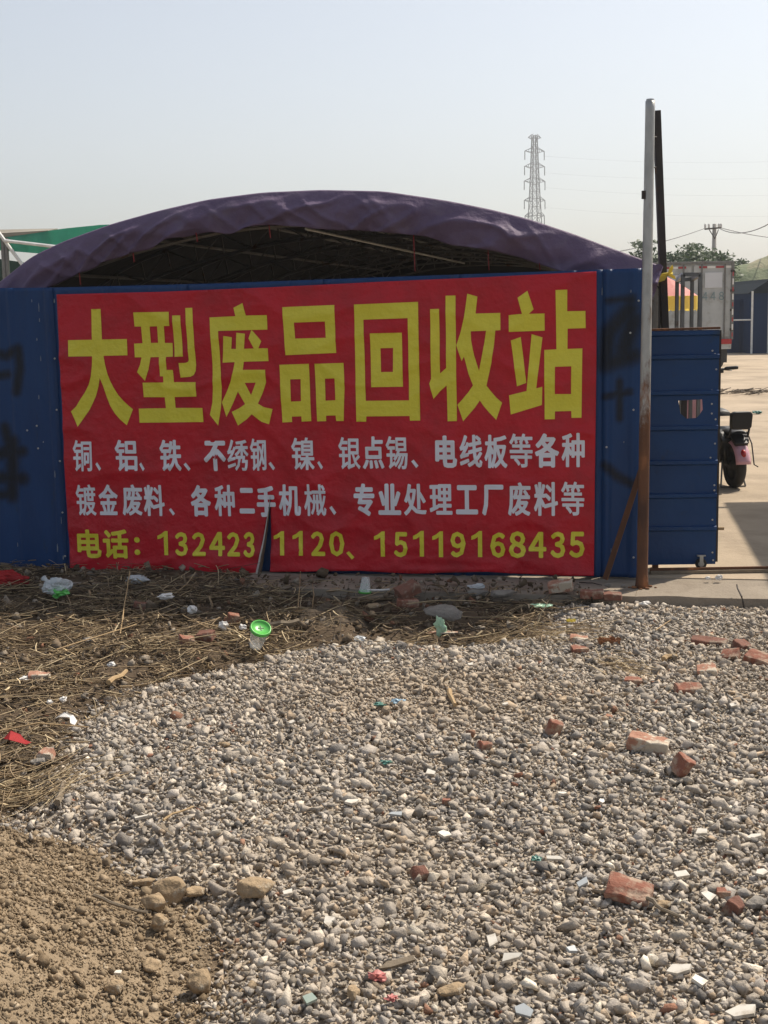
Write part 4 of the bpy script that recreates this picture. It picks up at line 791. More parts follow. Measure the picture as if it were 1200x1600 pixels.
def electric_scooter():
    b = ground(1147, 762, 0.0); sc = empty('electric_scooter', (b.x, b.y, 0), R(7), 'small pink and black electric scooter parked beyond the gate', 'scooter')
    # local: +y forward, z up, rear wheel centre at y=0.0
    r = 0.20
    RX = Matrix.Rotation(R(90), 4, 'Y')
    def wheel(y):
        t = MB(); t.lathe([(r - 0.075, -0.03), (r - 0.05, -0.042), (r - 0.015, -0.038), (r, -0.018), (r + 0.003, 0), (r, 0.018), (r - 0.015, 0.038), (r - 0.05, 0.042), (r - 0.075, 0.03)], 30, Matrix.Translation((0, y, r)) @ RX); w_ = t.build('wheel', M['rubber'], sc, True)
        MB().lathe([(0.0005, -0.045), (0.045, -0.045), (0.05, -0.026), (r - 0.07, -0.022), (r - 0.07, 0.022), (0.05, 0.026), (0.045, 0.045), (0.0005, 0.045)], 24, Matrix.Translation((0, y, r)) @ RX).build('rim', M['black'], w_, True)
    wheel(0.0); wheel(1.12)
    # rear fender: curved shell over the tyre, pink
    f = MB(); n = 12
    for i in range(n + 1):
        th = R(8 + 104 * i / n)
        for k in range(7):
            s = (k - 3) / 3; rr = r + 0.035 - 0.03 * s * s; f.v.append((s * 0.066, -math.cos(th) * rr, r + math.sin(th) * rr))
    for i in range(n):
        for k in range(6): q = i * 7 + k; f.f.append((q, q + 1, q + 8, q + 7))
    fo = f.build('rear_fender', M['pink'], sc, True); md = fo.modifiers.new('s', 'SOLIDIFY'); md.thickness = 0.006; md.offset = 1
    tl = MB(); tl.lathe([(0.0005, 0.022), (0.02, 0.018), (0.03, 0.0)], 16, Matrix.Translation((0, -(r + 0.035) * 0.86, r + 0.125)) @ Matrix.Rotation(R(68), 4, 'X') @ Matrix.Diagonal((0.8, 1.3, 1, 1))); tl.build('tail_light', M['lampred'], sc, True)
    MB().bar((0.0, -0.155, 0.40), (0.0, -0.01, 0.475), 0.12, 0.03).build('number_plate_holder', M['black'], sc, bevel=0.006)
    # body: battery box and side covers
    body = MB(); out = [(-0.03, 0.42), (0.05, 0.50), (0.42, 0.52), (0.50, 0.40), (0.46, 0.24), (0.20, 0.20), (0.06, 0.30)]
    body.prism(out, -0.13, 0.13, lambda a, c, e: (e, a, c)); body.build('body', M['black'], sc, bevel=0.02)
    for s in (-1, 1):
        MB().prism([(0.02, 0.40), (0.10, 0.47), (0.40, 0.47), (0.44, 0.36), (0.18, 0.30)], s * 0.132, s * 0.145, lambda a, c, e: (e, a, c)).build('side_cover', M['whitepaint'], sc, bevel=0.004)
    MB().prism([(0.42, 0.22), (1.0, 0.22), (1.0, 0.27), (0.42, 0.27)], -0.13, 0.13, lambda a, c, e: (e, a, c)).build('footboard', M['black'], sc, bevel=0.01)
    # saddle and pillion
    def cushion(y0, y1, z, wd, h, name, m=M['black']):
        c_ = MB(); nn_ = 10
        for i in range(nn_ + 1):
            t = i / nn_; y = y0 + (y1 - y0) * t; ww = wd * (0.75 + 0.25 * math.sin(t * math.pi)); hh = h * (0.6 + 0.4 * math.sin(t * math.pi))
            for k in range(9): a = math.pi * k / 8; c_.v.append((math.cos(a) * ww, y, z + math.sin(a) * hh))
        for i in range(nn_):
            for k in range(8): q = i * 9 + k; c_.f.append((q, q + 1, q + 10, q + 9))
        c_.f.append(tuple(range(9))); c_.f.append(tuple(nn_ * 9 + k for k in range(9))[::-1]); c_.build(name, m, sc, True)
    cushion(0.28, 0.62, 0.62, 0.11, 0.07, 'saddle', M['black']); cushion(-0.12, 0.20, 0.49, 0.085, 0.04, 'pillion_seat')
    MB().tube([(0, 0.42, 0.48), (0, 0.42, 0.63)], 0.022, 10).build('saddle_post', M['steel'], sc, True)
    bp = MB(); bp.prism([(-0.095, 0.55), (-0.10, 0.665), (-0.075, 0.69), (0.075, 0.69), (0.10, 0.665), (0.095, 0.55), (0.075, 0.53), (-0.075, 0.53)], -0.15, -0.09, lambda a, c, e: (a, e - (c - 0.55) * 0.12, c)); bp.build('backrest', M['black'], sc, bevel=0.018)
    for s in (-1, 1): MB().tube([(s * 0.08, 0.05, 0.46), (s * 0.085, -0.08, 0.465), (s * 0.085, -0.115, 0.55)], 0.010, 8).build('backrest_support', M['black'], sc, True)
    # steering
    MB().tube([(0, 1.10, 0.22), (0, 0.93, 0.86), (0, 0.91, 0.94)], [0.022, 0.024, 0.02], 10).build('steering_column', M['black'], sc, True)
    MB().prism([(-0.13, 0.34), (-0.15, 0.62), (-0.09, 0.82), (0.09, 0.82), (0.15, 0.62), (0.13, 0.34)], 0.93, 0.99, lambda a, c, e: (a, e + (0.6 - c) * 0.26, c)).build('leg_shield', M['pink'], sc, bevel=0.015)
    for s in (-1, 1):
        MB().tube([(0, 0.91, 0.93), (s * 0.10, 0.90, 0.96), (s * 0.20, 0.86, 1.015), (s * 0.225, 0.85, 1.02)], 0.011, 8).build('handlebar', M['black'], sc, True)
        MB().tube([(s * 0.225, 0.85, 1.02), (s * 0.24, 0.845, 1.022), (s * 0.33, 0.82, 1.03), (s * 0.345, 0.815, 1.03)], [0.012, 0.018, 0.017, 0.015], 10).build('grip', M['black'], sc, True)
        MB().box((s * 0.20, 0.865, 1.0), (0.035, 0.035, 0.04)).build('switch_block', M['black'], sc, bevel=0.006)
        MB().tube([(s * 0.20, 0.89, 1.01), (s * 0.31, 0.885, 1.0)], 0.005, 6).build('brake_lever', M['steel'], sc)
    MB().lathe([(0.0005, 0.05), (0.05, 0.03), (0.06, 0.0), (0.04, -0.04), (0.0005, -0.05)], 16, Matrix.Translation((0, 1.03, 0.80)) @ Matrix.Rotation(R(-80), 4, 'X')).build('headlamp', M['black'], sc, True)
    # stand and swing arms
    for s in (-1, 1):
        MB().tube([(s * 0.075, 0.10, 0.24), (s * 0.115, 0.02, 0.006)], 0.008, 6).build('stand_leg', M['steel'], sc)
        MB().bar((s * 0.06, 0.0, r), (s * 0.06, 0.28, 0.26), 0.014, 0.03).build('swing_arm', M['black'], sc)
        MB().tube([(s * 0.075, 0.0, r + 0.02), (s * 0.09, 0.04, 0.46)], [0.016, 0.013], 8).build('shock_absorber', M['black'], sc, True)
    MB().tube([(-0.115, 0.02, 0.008), (0.115, 0.02, 0.008)], 0.007, 6).build('stand_foot', M['steel'], sc)
    MB().tube([(0.10, -0.02, 0.50), (0.115, -0.10, 0.40), (0.12, -0.15, 0.22), (0.15, -0.17, 0.20)], 0.006, 6).build('loose_cable', M['black'], sc)
electric_scooter()

def box_truck():
    Y = 34.5; xl = at(1016, 500, Y).x; xr = at(1145, 500, Y).x; xc = at(1081, 500, Y).x; t = empty('box_truck', (xc, Y, 0), R(-2), 'grey box truck seen from behind with red and white reflectors', 'truck')
    zt = at(1090, 409, Y).z; zb = at(1090, 531, Y).z; hw = (xr - xc)
    hz_ = lambda py: at(1100, py, Y).z
    MB().box((0, 2.3, (zt + zb) / 2), (2 * hw, 4.5, zt - zb)).build('cargo_box', M['truck'], t, bevel=0.02)
    for s in (-1, 1):
        dd = MB(); dd.box((s * hw / 2 * 0.985, 0.02, (zt + zb) / 2 - 0.01), (hw * 0.93, 0.05, zt - zb - 0.16)); d_ = dd.build('door', M['truck'], t, bevel=0.01)
        for k in range(6): 
            zq = zb + 0.2 + k * (zt - zb - 0.3) / 6; MB().box((s * hw / 2, -0.008, zq), (hw * 0.86, 0.012, 0.022)).build('rib', M['truck'], d_)
        for fx in (0.22, 0.78):
            MB().tube([(s * hw * fx, -0.035, zb + 0.02), (s * hw * fx, -0.035, zt - 0.05)], 0.02, 8).build('lock_rod', M['steel'], d_)
        for k in range(4): MB().box((s * hw * 0.965, -0.03, zb + 0.25 + k * (zt - zb - 0.5) / 3), (0.10, 0.04, 0.06)).build('hinge', M['darksteel'], d_)
        for k, (fx, m_) in enumerate([(0.25, 'redrefl'), (0.45, 'whiterefl'), (0.66, 'redrefl'), (0.86, 'whiterefl')]): MB().box((s * hw * fx, -0.012, zt - 0.14), (0.2, 0.008, 0.055)).build('reflector', M[m_], d_)
    for s in (-1, 1):
        MB().box((s * (hw - 0.035), -0.02, (zt + zb) / 2), (0.07, 0.06, zt - zb)).build('corner_post', M['steel'], t, bevel=0.006)
        nseg = 9
        for k in range(nseg): z = zb + 0.06 + (zt - zb - 0.25) * k / nseg; MB().box((s * (hw - 0.03), -0.054, z + 0.06), (0.034, 0.006, (zt - zb - 0.3) / nseg * (0.55 if k % 2 == 0 else 0.8))).build('reflector', M['redrefl' if k % 2 == 0 else 'whiterefl'], t)
    MB().box((0, -0.02, zt - 0.03), (2 * hw - 0.14, 0.08, 0.07)).build('header', M['steel'], t, bevel=0.006)
    x_0, x_1 = at(1101, 440, Y).x - xc, at(1128, 440, Y).x - xc; MB().box(((x_0 + x_1) / 2, -0.026, hz_(438)), (x_1 - x_0, 0.006, hz_(427) - hz_(451))).build('pasted_sheet', M['truckpanel'], t)
    x_0 = at(1048, 440, Y).x - xc; x_1 = at(1062, 440, Y).x - xc; MB().box(((x_0 + x_1) / 2, -0.026, hz_(440)), (x_1 - x_0, 0.006, hz_(429) - hz_(451))).build('pasted_sheet', M['truckpanel'], t)
    for ch, px in (('4', 1101), ('4', 1113.5), ('8', 1126.5)):
        V, Fc = glyph(ch, 0.012); cx = at(px, 463, Y).x - xc; hh = hz_(457) - hz_(470); me = bpy.data.meshes.new('letter'); me.from_pydata([(cx + (a - .5) * hh * 0.62, -0.028, hz_(463) + (b - .5) * hh) for a, b in V], [], Fc); link('letter', me, M['truckletter'], t)
    # chassis, bumper, lamps
    MB().box((0, 2.3, zb - 0.12), (0.9, 4.6, 0.2)).build('chassis', M['darksteel'], t)
    MB().box((0, 0.0, hz_(541)), (2 * hw - 0.1, 0.12, 0.16)).build('bumper', M['truck'], t, bevel=0.01)
    for s in (-1, 1):
        MB().box((s * hw * 0.80, -0.07, hz_(534)), (0.32, 0.05, 0.13)).build('tail_light', M['lampred'], t, bevel=0.008)
        MB().box((s * hw * 0.55, -0.07, hz_(534)), (0.12, 0.05, 0.13)).build('indicator', M['lampamber'], t, bevel=0.008)
        MB().box((s * hw * 0.72, 0.45, 0.42), (0.5, 0.02, 0.5)).build('mud_flap', M['black'], t)
        for y in (1.1, 5.6):
            for inner in ((0.0, 0.27) if y < 2 else (0.0,)):
                q = MB(); rr = 0.40; q.lathe([(0.2, -0.11), (0.36, -0.12), (rr, -0.08), (rr, 0.08), (0.36, 0.12), (0.2, 0.11)], 24, Matrix.Translation((s * (hw - 0.16 - inner), y, rr)) @ Matrix.Rotation(R(90), 4, 'Y')); w_ = q.build('wheel', M['rubber'], t, True)
                MB().lathe([(0.0005, -0.06), (0.2, -0.05), (0.2, 0.05), (0.0005, 0.06)], 16, Matrix.Translation((s * (hw - 0.16 - inner), y, rr)) @ Matrix.Rotation(R(90), 4, 'Y')).build('rim', M['steel'], w_, True)
    MB().prism([(4.7, 0.5), (6.3, 0.5), (6.4, 1.2), (6.0, 2.1), (4.7, 2.15)], -hw * 0.92, hw * 0.92, lambda a, c, e: (e, a, c)).build('cab', M['whitepaint'], t, bevel=0.06)
box_truck()

def parasol():
    Y = 24.0; c = at(1040, 470, Y); o = empty('parasol', (c.x, Y, 0), 0, 'red market parasol with pleated yellow fringe behind the gate', 'parasol')
    rad = at(1091, 470, Y).x - c.x; ze = at(1060, 463, Y).z; zt = at(1040, 432, Y).z; n = 10
    q = MB()
    for i in range(n * 4):
        a = 2 * math.pi * i / (n * 4); sc = 1 - 0.05 * abs(math.sin(a * n / 2))
        for t in (0.03, 0.35, 0.7, 1.0): q.v.append((rad * sc * t * math.cos(a), rad * sc * t * math.sin(a), zt + (ze - zt) * t ** 1.15))
    m_ = n * 4
    for i in range(m_):
        for k in range(3): j = (i + 1) % m_; q.f.append((i * 4 + k, j * 4 + k, j * 4 + k + 1, i * 4 + k + 1))
    q.build('canopy', M['parared'], o, True)
    f = MB(); zl = at(1060, 487, Y).z
    for i in range(m_ * 2):
        a = 2 * math.pi * i / (m_ * 2); r1 = rad * (1 - 0.05 * abs(math.sin(a * n / 2))) * (1 + 0.012 * math.sin(a * 60)); f.v += [(r1 * math.cos(a), r1 * math.sin(a), ze + 0.005), (r1 * 1.02 * math.cos(a), r1 * 1.02 * math.sin(a), zl + 0.05 * abs(math.sin(a * n)) + random.uniform(-.02, .02))]
    for i in range(m_ * 2): j = (i + 1) % (m_ * 2); f.f.append((2 * i, 2 * j, 2 * j + 1, 2 * i + 1))
    f.build('fringe', M['parayellow'], o)
    MB().tube([(0, 0, 0.05), (0, 0, zt + 0.03)], 0.02, 8).build('pole', M['whitepipe'], o)
    for k in range(n): a = 2 * math.pi * k / n; MB().tube([(0, 0, zt - 0.02), (rad * 0.95 * math.cos(a), rad * 0.95 * math.sin(a), ze - 0.005)], 0.006, 4).build('rib', M['steel'], o)
    MB().lathe([(0.0005, 0.08), (0.05, 0.07), (0.22, 0.05), (0.24, 0.0)], 16).build('base', M['pole_conc'], o)
parasol()
# striped goods under the parasol: a folding stall table with a pink cloth
c = at(1050, 515, 24.3); st = empty('stall_table', (c.x - 0.02, 24.6, 0), 0, 'small stall table with pink cloth under the red parasol', 'table')
MB().box((0, 0, 0.98), (0.75, 0.5, 0.03)).build('tabletop', M['wood'], st)
q = MB()
for i in range(41):
    s = -0.38 + 0.76 * i / 40; q.v += [(s, -0.262 - 0.012 * math.sin(i * 1.3), 1.0), (s, -0.27 - 0.03 * math.sin(i * 1.3), 0.55)]
for i in range(40): q.f.append((2 * i, 2 * i + 2, 2 * i + 3, 2 * i + 1))
q.build('cloth', M['pinkplastic'], st)
for x in (-.35, .35):
    for y in (-.22, .22): MB().bar((x, y, 0), (x, y, 0.965), 0.03).build('leg', M['steel'], st)

# blue storage tent on the far right
def far_tent():
    Y = 46.0; o_ = at(1172, 548, Y); t = empty('blue_tent', (o_.x, Y, 0), 0, 'dark blue tent with pale poles at far right of yard', 'tent')
    zt = at(1185, 436, Y).z; xr = 5.5; ze = at(1172, 456, Y).z
    MB().box((xr / 2, 3, ze / 2), (xr, 6, ze)).build('wall', M['tentblue'], t)
    MB().prism([(-0.15, ze - 0.05), (0.45, zt - 0.12), (0.6, zt), (xr, zt + 0.25), (xr + 0.1, ze)], -0.12, 6.1, lambda a, c, e: (a, e, c)).build('roof', M['tentdark'], t)
    for px in (1173, 1199): 
        x = at(px, 500, Y).x - o_.x; MB().tube([(x, -0.16, 0), (x, -0.16, zt - (0.05 if px > 1175 else 0.4))], 0.035, 8).build('pole', M['whitepipe'], t)
    MB().tube([(-1.2, -0.16, 0.55 * ze), (0, -0.16, 0.55 * ze)], 0.025, 6).build('side_rail', M['whitepipe'], t)
far_tent()
Y = 47.0; a = at(1130, 546, Y); w_ = empty('site_hoarding', (a.x, Y, 0), 0, 'strip of dark blue hoarding between the truck and far tent', 'hoarding')
zt = at(1155, 468, Y).z
for k in range(3): MB().box((0.28 + 0.56 * k, 0, zt / 2), (0.55, 0.03, zt)).build('panel', M['tentblue'], w_)
for k in range(4): MB().box((0.56 * k, 0.05, zt / 2), (0.06, 0.06, zt)).build('post', M['darksteel'], w_)
# net covered earth mound
Y = 75.0; c = at(1205, 500, Y); me_v = []; nn_ = 60
for j in range(nn_ + 1):
    for i in range(nn_ + 1):
        u, v = i / nn_ * 2 - 1, j / nn_ * 2 - 1; x = u * 9; y = v * 6; hgt = max(0, 1 - (u * u + v * v)) ** 0.7 * (at(1190, 413, Y).z + 1.0) * (0.85 + 0.3 * mnoise.noise((x * 0.3, y * 0.3, 1.2))) + 0.25 * mnoise.noise((x * 1.1, y * 1.1, 0)); me_v.append((x, y, max(hgt, -0.1)))
idx = np.arange((nn_ + 1) ** 2).reshape(nn_ + 1, nn_ + 1); T = np.stack([idx[:-1, :-1].ravel(), idx[:-1, 1:].ravel(), idx[1:, 1:].ravel(), idx[1:, :-1].ravel()], 1)
o = link('netted_earth_mound', np_mesh('mound', me_v, T, None, True), M['net']); o.location = (c.x + 1.6, Y, 0); tag(o, 'earth mound covered with green dust net at far right', 'mound')

# trees beyond the truck
def tree(px, Y, ptop, wid, label, seed, nleaf=6500, name='broadleaf_tree'):
    rr = random.Random(seed); b = at(px, 500, Y); top = at(px, ptop, Y).z; t = empty(name, (b.x, Y, -0.1), rr.uniform(0, 6), label, 'tree', 'trees beyond the yard')
    tr_ = MB(); hgt = top; tr_.tube([(0, 0, 0), (0.05, 0.02, hgt * 0.3), (0.1, -0.05, hgt * 0.6), (0.05, 0, hgt * 0.85)], [0.16, 0.13, 0.08, 0.03], 8)
    tips = []
    for k in range(12):
        z0 = hgt * rr.uniform(0.3, 0.75); a = rr.uniform(0, 6.28); L = wid * rr.uniform(0.5, 1.0); e = Vector((math.cos(a) * L, math.sin(a) * L, z0 + L * rr.uniform(0.2, 0.7))); e.z = min(e.z, hgt * 0.96); m_ = Vector((math.cos(a) * L * .5, math.sin(a) * L * .5, (z0 + e.z) / 2 + .1)); tr_.tube([(0.06, 0, z0), m_, e], [0.05, 0.035, 0.012], 5); tips += [e, m_.lerp(e, 0.5)]
    tips.append(Vector((0.05, 0, hgt * 0.95))); tr_.build('trunk', M['bark'], t, True)
    V = []; T = []
    for k in range(nleaf):
        c_ = tips[rr.randrange(len(tips))]; p_ = c_ + Vector((rr.gauss(0, wid * 0.2), rr.gauss(0, wid * 0.2), rr.gauss(0, hgt * 0.06))); p_.z = min(p_.z, hgt * rr.uniform(0.97, 1.03)); a = Vector((rr.gauss(0, 1), rr.gauss(0, 1), rr.gauss(0, .6))).normalized(); s = rr.uniform(0.07, 0.14); b_ = a.orthogonal().normalized() * s * 0.5; a = a * s; q = len(V)
        V += [p_ - a, p_ + b_, p_ + a, p_ - b_]; T.append((q, q + 1, q + 2, q + 3))
    link('crown', np_mesh('crown', [v[:] for v in V], T), M['leaf'], t)
tree(1005, 55, 376, 1.1, 'dark green tree left of the pole top, farthest left of the trees', 1)
tree(1045, 58, 394, 1.3, 'green tree between the dark post and the truck', 2)
tree(1083, 60, 381, 1.3, 'tallest green tree standing right behind the grey truck', 3)
tree(1108, 66, 392, 1.0, 'small green tree just left of the utility pole base', 4, 4000)
tree(1124, 62, 396, 0.9, 'small green tree just right of the utility pole base', 5, 3200)
tree(1155, 85, 406, 1.5, 'low dark tree between truck and netted mound', 6)

# utility pole with wires
def utility_pole():
    Y = 105.0; b = at(1114, 500, Y); zt = at(1113, 350, Y).z; o = empty('utility_pole', (b.x, Y, 0), 0, 'concrete utility pole with wooden crossarm beyond the truck', 'utility pole')
    MB().tube([(0, 0, 0), (0, 0, zt)], [0.24, 0.15], 12).build('shaft', M['pole_conc'], o, True)
    za = at(1113, 358, Y).z; x0_ = at(1100, 358, Y).x - b.x; x1_ = at(1126, 358, Y).x - b.x
    MB().bar((x0_, -0.2, za), (x1_, -0.2, za + 0.08), 0.14, 0.12).build('crossarm', M['darksteel'], o)
    for s in (x0_ * 0.55, x1_ * 0.55): MB().bar((s, -0.2, za - 0.05), (0, -0.18, za - 0.75), 0.06).build('brace', M['darksteel'], o)
    for s in (x0_ * 0.95, x0_ * 0.6, x1_ * 0.95, x1_ * 0.6): MB().lathe([(0.0005, 0.34), (0.06, 0.32), (0.1, 0.2), (0.07, 0.14), (0.1, 0.08), (0.06, 0.0)], 10, Matrix.Translation((s, -0.2, za + 0.08))).build('insulator', M['whitepaint'], o, True)
    return b
utility_pole()
def wire(pa, Ya, pb_, Yb, sag, r_, label, group='overhead wires'):
    A = at(*pa, Ya); B = at(*pb_, Yb); pts = [A.lerp(B, t) - Vector((0, 0, 4 * sag * t * (1 - t))) for t in np.linspace(0, 1, 16)]
    m_ = MB().tube([p - A for p in pts], r_, 5); o = m_.build('overhead_wire', M['wire']); o.location = A; tag(o, label, 'wire', group)
wire((1101, 357), 105, (850, 410), 62, 0.3, 0.03, 'overhead wire running left from the utility pole behind the purple shelter')
wire((1126, 356), 105, (1290, 372), 120, 0.4, 0.03, 'upper overhead wire running right from the utility pole')
wire((1126, 358), 105, (1300, 266), 60, 1.2, 0.03, 'sagging overhead wire rising from utility pole to the right edge')

# transmission tower
def pylon():
    Y = 380.0; b = at(836, 486, Y); o = empty('transmission_tower', (b.x, Y, 0), R(18), 'tall steel lattice transmission tower on the horizon behind the shelter', 'transmission tower')
    zt = at(836, 212, Y).z; pts = [(0, 3.4), (zt * 0.45, 1.6), (zt * 0.72, 1.0), (zt * 0.97, 0.6), (zt, 0.55)]
    def hw(z): return float(np.interp(z, [a for a, c_ in pts], [c_ for a, c_ in pts]))
    zs_ = [0]; 
    while zs_[-1] < zt - 1: zs_.append(zs_[-1] + max(1.8, hw(zs_[-1]) * 1.75))
    zs_[-1] = zt
    for sx, sy in ((-1, -1), (1, -1), (1, 1), (-1, 1)): MB().tube([(sx * hw(z), sy * hw(z), z) for z in zs_], 0.13, 4).build('leg', M['pylon'], o)
    br = MB()
    for z0, z1 in zip(zs_[:-1], zs_[1:]):
        h0, h1 = hw(z0), hw(z1); c0_ = [(-h0, -h0), (h0, -h0), (h0, h0), (-h0, h0)]; c1_ = [(-h1, -h1), (h1, -h1), (h1, h1), (-h1, h1)]
        for k in range(4):
            j = (k + 1) % 4; br.tube([(*c0_[k], z0), (*c1_[j], z1)], 0.065, 3).tube([(*c0_[j], z0), (*c1_[k], z1)], 0.065, 3).tube([(*c1_[k], z1), (*c1_[j], z1)], 0.07, 3)
    br.build('bracing', M['pylon'], o)
    for py, wpx in ((215, 9), (236, 14), (260, 14.5), (283, 15), (313, 15), (337, 14)):
        z = at(836, py, Y).z; L = wpx / F * Y * 1.15; a_ = MB()
        for s in (-1, 1):
            h = hw(z)
            for yy in (-1, 1): a_.tube([(s * h, yy * h, z + 0.9), (s * L, 0, z)], 0.09, 3).tube([(s * h, yy * h, z - 0.5), (s * L, 0, z)], 0.09, 3)
            for tq in (0.35, 0.65): a_.tube([(s * (h + (L - h) * tq), 0.3, z + 0.9 * (1 - tq)), (s * (h + (L - h) * (tq + 0.12)), 0.3, z - 0.4 * (1 - tq))], 0.06, 3)
            if py > 220: a_.tube([(s * L, 0, z), (s * L, 0, z - 2.4)], 0.12, 4)
        a_.build('cross_arm', M['pylon'], o)
pylon()
for k, (ya, yb, lab) in enumerate([(236, 232, 'topmost faint transmission line crossing the sky'), (262, 258, 'second faint transmission line from the top'), (285, 288, 'third faint transmission line from the top'), (316, 322, 'lowest faint transmission line above the shelter')]):
    wire((851, ya + 8), 380, (1500, yb), 340, 2.5, 0.012, lab, 'transmission lines')

# green market shelter behind left
def green_shelter():
    Y = 21.0; p0 = at(4, 375, Y); o = empty('green_tarp_shelter', (p0.x, Y, 0), 0, 'green tarpaulin shelter with white pipes behind left end of purple roof', 'shelter')
    L = lambda px, py, d=0.0: (lambda p: (p.x - p0.x, p.y - Y, p.z))(at(px, py, Y + d))
    # front green panel below an arched eave
    pts_t = [(-120, 372), (0, 372), (50, 365), (100, 357), (160, 351), (230, 350), (330, 356)]; pts_b = [(-120, 391), (0, 391), (60, 396), (120, 400), (180, 404), (250, 408), (330, 412)]
    q = MB(); n = 40; xs = np.linspace(-120, 330, n)
    for i, x in enumerate(xs):
        yt = np.interp(x, *zip(*pts_t)); yb = np.interp(x, *zip(*pts_b)); d = 0.06 * math.sin(i * 1.9)
        q.v += [L(x, yt), L(x, (yt + yb) / 2, d), L(x, yb, d * 1.4)]
    for i in range(n - 1):
        for k in range(2): b = i * 3 + k; q.f.append((b, b + 3, b + 4, b + 1))
    q.build('front_sheet', M['green_tarp'], o, True)
    rf = MB(); 
    for i, x in enumerate(xs):
        yt = np.interp(x, *zip(*pts_t)); a = Vector(L(x, yt)); rf.v += [tuple(a), tuple(a + Vector((0, 7, 0.35)))]
    for i in range(n - 1): rf.f.append((2 * i, 2 * i + 2, 2 * i + 3, 2 * i + 1))
    rf.build('roof_sheet', M['green_tarp'], o, True)
    bx = MB(); a = L(-120, 361, 1.5); c_ = L(82, 358, 1.5); bx.v += [L(-120, 361, .3), L(90, 357, .3), L(75, 360, .0), L(2, 370, .0), L(-120, 371, .0)]; bx.f.append((0, 1, 2, 3, 4)); ox = bx.build('ridge_cap', M['tan_roof'], o); mdx = ox.modifiers.new('s', 'SOLIDIFY'); mdx.thickness = 0.05
    MB().tube([L(-6, 358, -.12), L(33, 411, -.12), L(60, 448, -.12)], 0.028, 6).build('brace_pipe', M['whitepipe'], o)
    MB().tube([L(7, 376, -.15), L(88, 385.5, -.15), L(200, 398, -.15)], 0.026, 6).build('rail_pipe', M['whitepipe'], o)
    for px in (4, 9): 
        t_ = L(px, 372, -.08); MB().tube([t_, (t_[0], t_[1], 0.02)], 0.035, 8).build('post', M['steel'], o)
    MB().box((L(60, 480)[0], 4.5, 1.3), (9.0, 0.05, 2.7)).build('back_wall', M['under'], o)
    MB().box((L(-60, 480)[0], 3.0, 1.35), (0.05, 3.0, 2.6)).build('end_wall', M['under'], o)
green_shelter()

# unseen open lean-to added on the right; its roof throws shade on the yard
lt = empty('shade_lean_to', (4.33, 12.3, 0), 0, 'unseen open lean-to added at right side to shade the yard', 'lean-to')
rf = MB(); outl = [(0, 0), (-0.52, -2.92), (-0.85, -4.75), (3.4, -4.75), (3.4, 0)]
rf.prism(outl, 2.60, 2.63, lambda a_, b_, e: (a_, b_, e + 0.06 * a_)); rf.build('roof', M['bluegate'], lt)
for x, y in ((1.3, -0.3), (3.2, -0.3), (0.6, -4.5), (3.2, -4.5)): MB().bar((x, y, 0.002), (x, y, 2.595 + 0.06 * x), 0.06).build('post', M['steel'], lt)
for y in (-0.3, -2.4, -4.5): MB().bar((-0.2 + (y * 0.1), y, 2.57 - 0.02), (3.3, y, 2.57 + 0.19), 0.05, 0.05).build('beam', M['steel'], lt)

# line of twigs swept across the far yard
p = np.column_stack([rng.uniform(5.9, 8.6, 160), rng.normal(24.6, 0.22, 160)]); n = len(p); V = []; 
tw = MB()
for q in p:
    a = random.uniform(-0.9, 0.9); L_ = random.uniform(0.1, 0.4); dx, dy = math.cos(a) * L_ / 2, math.sin(a) * L_ / 2; z = random.uniform(0.01, 0.08); tw.tube([(q[0] - dx, q[1] - dy, z), (q[0] + dx, q[1] + dy, z + random.uniform(0, .05))], 0.008, 3)
tag(tw.build('twig_litter', M['bark']), 'line of dark twigs and sweepings across the far yard', kind='stuff')

# ================================================================== LITTER, BRICKS, STONES
ONSLAB = True
def gpos(px, py, lift=0.0):
    if 860 < px < 985 and 905 < py < 938 and ONSLAB: g = ground(px, py - 4, 0.012); return Vector((g.x, g.y, -0.006 + lift))
    p_ = ground(px, py, -0.02)
    for _ in range(2):
        P1 = np.array([[p_.x, p_.y]]); zz_ = Hz(p_.x, p_.y)
        if fence_front(P1)[0] < FRONT: zz_ = max(zz_, -0.006)
        p_ = ground(px, py, zz_ + 0.012)
    if sdist(P1, GRAVEL)[0] < -0.03 and sdist(P1, SOIL)[0] < 0 and fence_front(P1)[0] > FRONT - 0.1 and p_.x < 0.6: zz_ += 0.028
    return Vector((p_.x, p_.y, zz_ + lift))
def rough_block(size, seed, chip=0.25, jit=0.007, cuts=4):
    rr = random.Random(seed); bm = bmesh.new(); bmesh.ops.create_cube(bm, size=1); bmesh.ops.subdivide_edges(bm, edges=bm.edges[:], cuts=cuts, use_grid_fill=True)
    S = Vector(size); off = rr.uniform(0, 50)
    # break planes
    for k in range(2):
        nrm = Vector((rr.uniform(-1, 1), rr.uniform(-1, 1), rr.uniform(-0.3, 1))).normalized(); dmax = max(nrm.dot(v.co) for v in bm.verts); lim = dmax * (1 - chip * rr.uniform(0.5, 1.2))
        for v in bm.verts:
            d = nrm.dot(v.co) - lim
            if d > 0: v.co -= nrm * d
    for v in bm.verts:
        v.co = Vector((v.co.x * S.x, v.co.y * S.y, v.co.z * S.z)); q = v.co * 28; v.co += Vector((mnoise.noise(q + Vector((off, 0, 0))), mnoise.noise(q + Vector((0, off, 0))), mnoise.noise(q + Vector((0, 0, off))))) * jit
    me = bpy.data.meshes.new('block'); bm.to_mesh(me); bm.free(); return me
